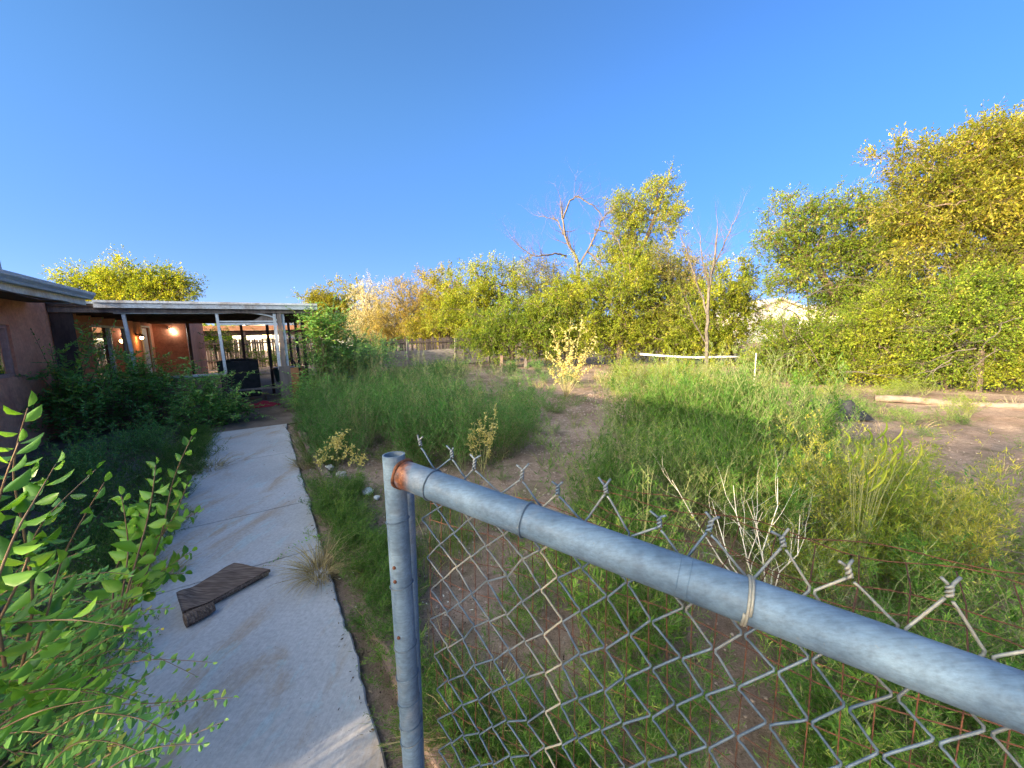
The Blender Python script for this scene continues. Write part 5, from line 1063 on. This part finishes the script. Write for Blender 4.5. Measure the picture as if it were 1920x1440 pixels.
# wire pairs twisted into barbs along the top
for k in range(nW+1):
    c0 = gpt(.030+k*PW+KJ[2*k, 0, 0], -.045+KJ[2*k, 0, 1], 0)
    tl = rng.uniform(.012, .019); up = unit(-pd+rd*rng.normal(0, .12)+nrm*rng.normal(.1, .2)); s_ = unit(np.cross(up, nrm)); q_ = np.cross(up, s_)
    for ph in (0, math.pi):
        pts = [c0+up*tl*f+(s_*math.cos(f*9.5+ph)+q_*math.sin(f*9.5+ph))*.0021 for f in np.linspace(0, 1, 22)]
        dr_ = unit(up*.7+s_*(1 if ph else -1)*rng.uniform(.5, 1.3)+q_*rng.normal(0, .5)); pts += [pts[-1]+dr_*.004, pts[-1]+dr_*rng.uniform(.006, .014)]
        tw.append(tube(pts, .00178, 6))
    build('barb', tw[-2:], M['wire'], gate, True)
build('mesh_wire', wires, M['wire'], gate, True); build('mesh_wire', old, M['wire_old'], gate, True)
# older fence post just behind the gate post
q0 = cp(763, 922, .90); q1 = cp(784, 1440, .99); qd = unit(q1-q0); qe = q0+qd*(q0[2]+.05)/(-qd[2])
t = thing('fence_post', np.array([q0[0], q0[1], 0]), 'darker fence post standing directly behind the gate post', 'post'); build('pipe', hollow(q0, qe, .0165), M['pipe'], t, True)
# rusty welded wire fence behind the gate
F0 = np.array([-.30, 1.30, 0]); F1 = np.array([1.55, -.06, 0]); fd = unit(F1-F0); FL = np.linalg.norm(F1-F0); fn = np.cross(fd, Z)
t = thing('wire_fence', F0, 'rusty welded wire fence with a bent top behind the gate mesh', 'fence')
def fp(s, z, o=0):
    bulge = .02*math.sin(s*5+z*3)+.012*math.sin(s*13)
    lean = .10*max(0, z-.98)
    return F0+fd*s+fn*(bulge+o-lean)+Z*z
ws = []
for k in range(int(FL/.051)):
    s = k*.051+rng.normal(0, .002); top = 1.08+.05*math.sin(s*3)-(.02 if s > 1 else .06); ws.append(tube([fp(s+.004*math.sin(z*7+k), z) for z in np.linspace(0, top, 12)], .0014, 4))
zs = [.04, .14, .24, .34, .44, .54, .64, .74, .84, .94, 1.02, 1.05, 1.08]
for z in zs:
    ws.append(tube([fp(s, z+.008*math.sin(s*9+z*20)+(.05*math.sin(s*3)-.03 if z > .98 else 0), .002) for s in np.linspace(0, FL, 60)], .0015, 4))
build('wire_mesh', ws, M['rustwire'], t)
ws = []
for k in range(5):   # loose rolled top
    ph = rng.uniform(0, 6); ws.append(tube([fp(s, 1.05+.02*k+.02*math.sin(s*4+ph)+.012*math.sin(s*17+ph), -.05*k-.01) for s in np.linspace(.55, FL, 50)], .0013, 4))
for k in range(17):
    s = .6+k*.075; ws.append(tube([fp(s, 1.05, 0), fp(s+.02, 1.08+.02*math.sin(k), -.10), fp(s+.03, 1.10, -.20)], .0012, 4))
build('rolled_top', ws, M['rustwire'], t)
for s in (FL,): build('post', [tube([fp(s, 0)-Z*.05, fp(s, 1.1)], .02, 10)], M['rustwire'], t, True)
# ------------------------------------------------------------------ light, sky, camera
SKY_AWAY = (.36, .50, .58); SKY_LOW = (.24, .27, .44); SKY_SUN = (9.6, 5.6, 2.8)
SUN_EL = math.radians(16); sd = unit(np.array([-.80, -.60, 0])); tosun = np.array([sd[0]*math.cos(SUN_EL), sd[1]*math.cos(SUN_EL), math.sin(SUN_EL)])
sl = bpy.data.lights.new('sun', 'SUN'); sl.energy = 4.4; sl.angle = math.radians(.5); sl.color = (1.0, .80, .52)
so = bpy.data.objects.new('sun', sl); COL.objects.link(so); so.rotation_euler = Vector(tosun).to_track_quat('Z', 'Y').to_euler()
w = bpy.data.worlds.new('World'); sc.world = w; w.use_nodes = True; nt = w.node_tree; bg = nt.nodes['Background']
sk = nt.nodes.new('ShaderNodeTexSky'); sk.sky_type = 'NISHITA'; sk.sun_disc = False; sk.sun_elevation = SUN_EL; sk.sun_rotation = math.atan2(sd[0], sd[1])
sk.air_density = 1.0; sk.dust_density = .3; sk.ozone_density = 3.0; sk.altitude = 1500
# evening sky: deep blue away from the sun, brighter and warmer towards it
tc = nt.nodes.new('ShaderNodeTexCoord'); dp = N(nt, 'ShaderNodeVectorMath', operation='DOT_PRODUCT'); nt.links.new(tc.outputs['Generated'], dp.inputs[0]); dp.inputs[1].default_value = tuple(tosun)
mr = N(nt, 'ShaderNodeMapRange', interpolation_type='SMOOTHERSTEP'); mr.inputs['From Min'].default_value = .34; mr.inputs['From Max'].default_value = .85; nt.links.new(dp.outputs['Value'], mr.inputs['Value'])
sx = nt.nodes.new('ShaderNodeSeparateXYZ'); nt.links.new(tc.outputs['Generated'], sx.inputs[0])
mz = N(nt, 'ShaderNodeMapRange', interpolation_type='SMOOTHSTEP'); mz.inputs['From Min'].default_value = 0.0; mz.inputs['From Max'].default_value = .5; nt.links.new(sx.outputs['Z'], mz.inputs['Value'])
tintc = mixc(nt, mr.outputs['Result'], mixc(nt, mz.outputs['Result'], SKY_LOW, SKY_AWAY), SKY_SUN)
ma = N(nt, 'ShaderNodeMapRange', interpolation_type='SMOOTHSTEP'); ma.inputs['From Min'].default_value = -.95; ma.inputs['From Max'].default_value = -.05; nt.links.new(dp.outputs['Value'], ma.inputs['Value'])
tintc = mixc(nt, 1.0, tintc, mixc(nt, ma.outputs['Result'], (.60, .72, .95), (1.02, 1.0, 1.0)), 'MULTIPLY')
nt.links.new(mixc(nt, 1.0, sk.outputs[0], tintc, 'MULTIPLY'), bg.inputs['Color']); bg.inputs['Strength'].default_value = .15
cam = bpy.data.cameras.new('camera'); co = bpy.data.objects.new('camera', cam); COL.objects.link(co); sc.camera = co
cam.sensor_width = 36; cam.lens = FPX/1920*36; cam.clip_start = .02; cam.clip_end = 3000
from mathutils import Matrix
mw = Matrix(((Rv[0], Uv[0], -Fv[0], CAM[0]), (Rv[1], Uv[1], -Fv[1], CAM[1]), (Rv[2], Uv[2], -Fv[2], CAM[2]), (0, 0, 0, 1))); co.matrix_world = mw
sc.view_settings.view_transform = 'Standard'; sc.view_settings.look = 'None'; sc.view_settings.gamma = 1; sc.view_settings.exposure = 2.0
sc.cycles.max_bounces = 6; sc.cycles.diffuse_bounces = 3; sc.cycles.glossy_bounces = 3; sc.cycles.transmission_bounces = 4; sc.cycles.use_denoising = True; sc.cycles.denoising_input_passes = 'RGB_ALBEDO_NORMAL'; sc.cycles.denoising_prefilter = 'NONE'
for o in bpy.data.objects:
    if '_loc' in o: del o['_loc']
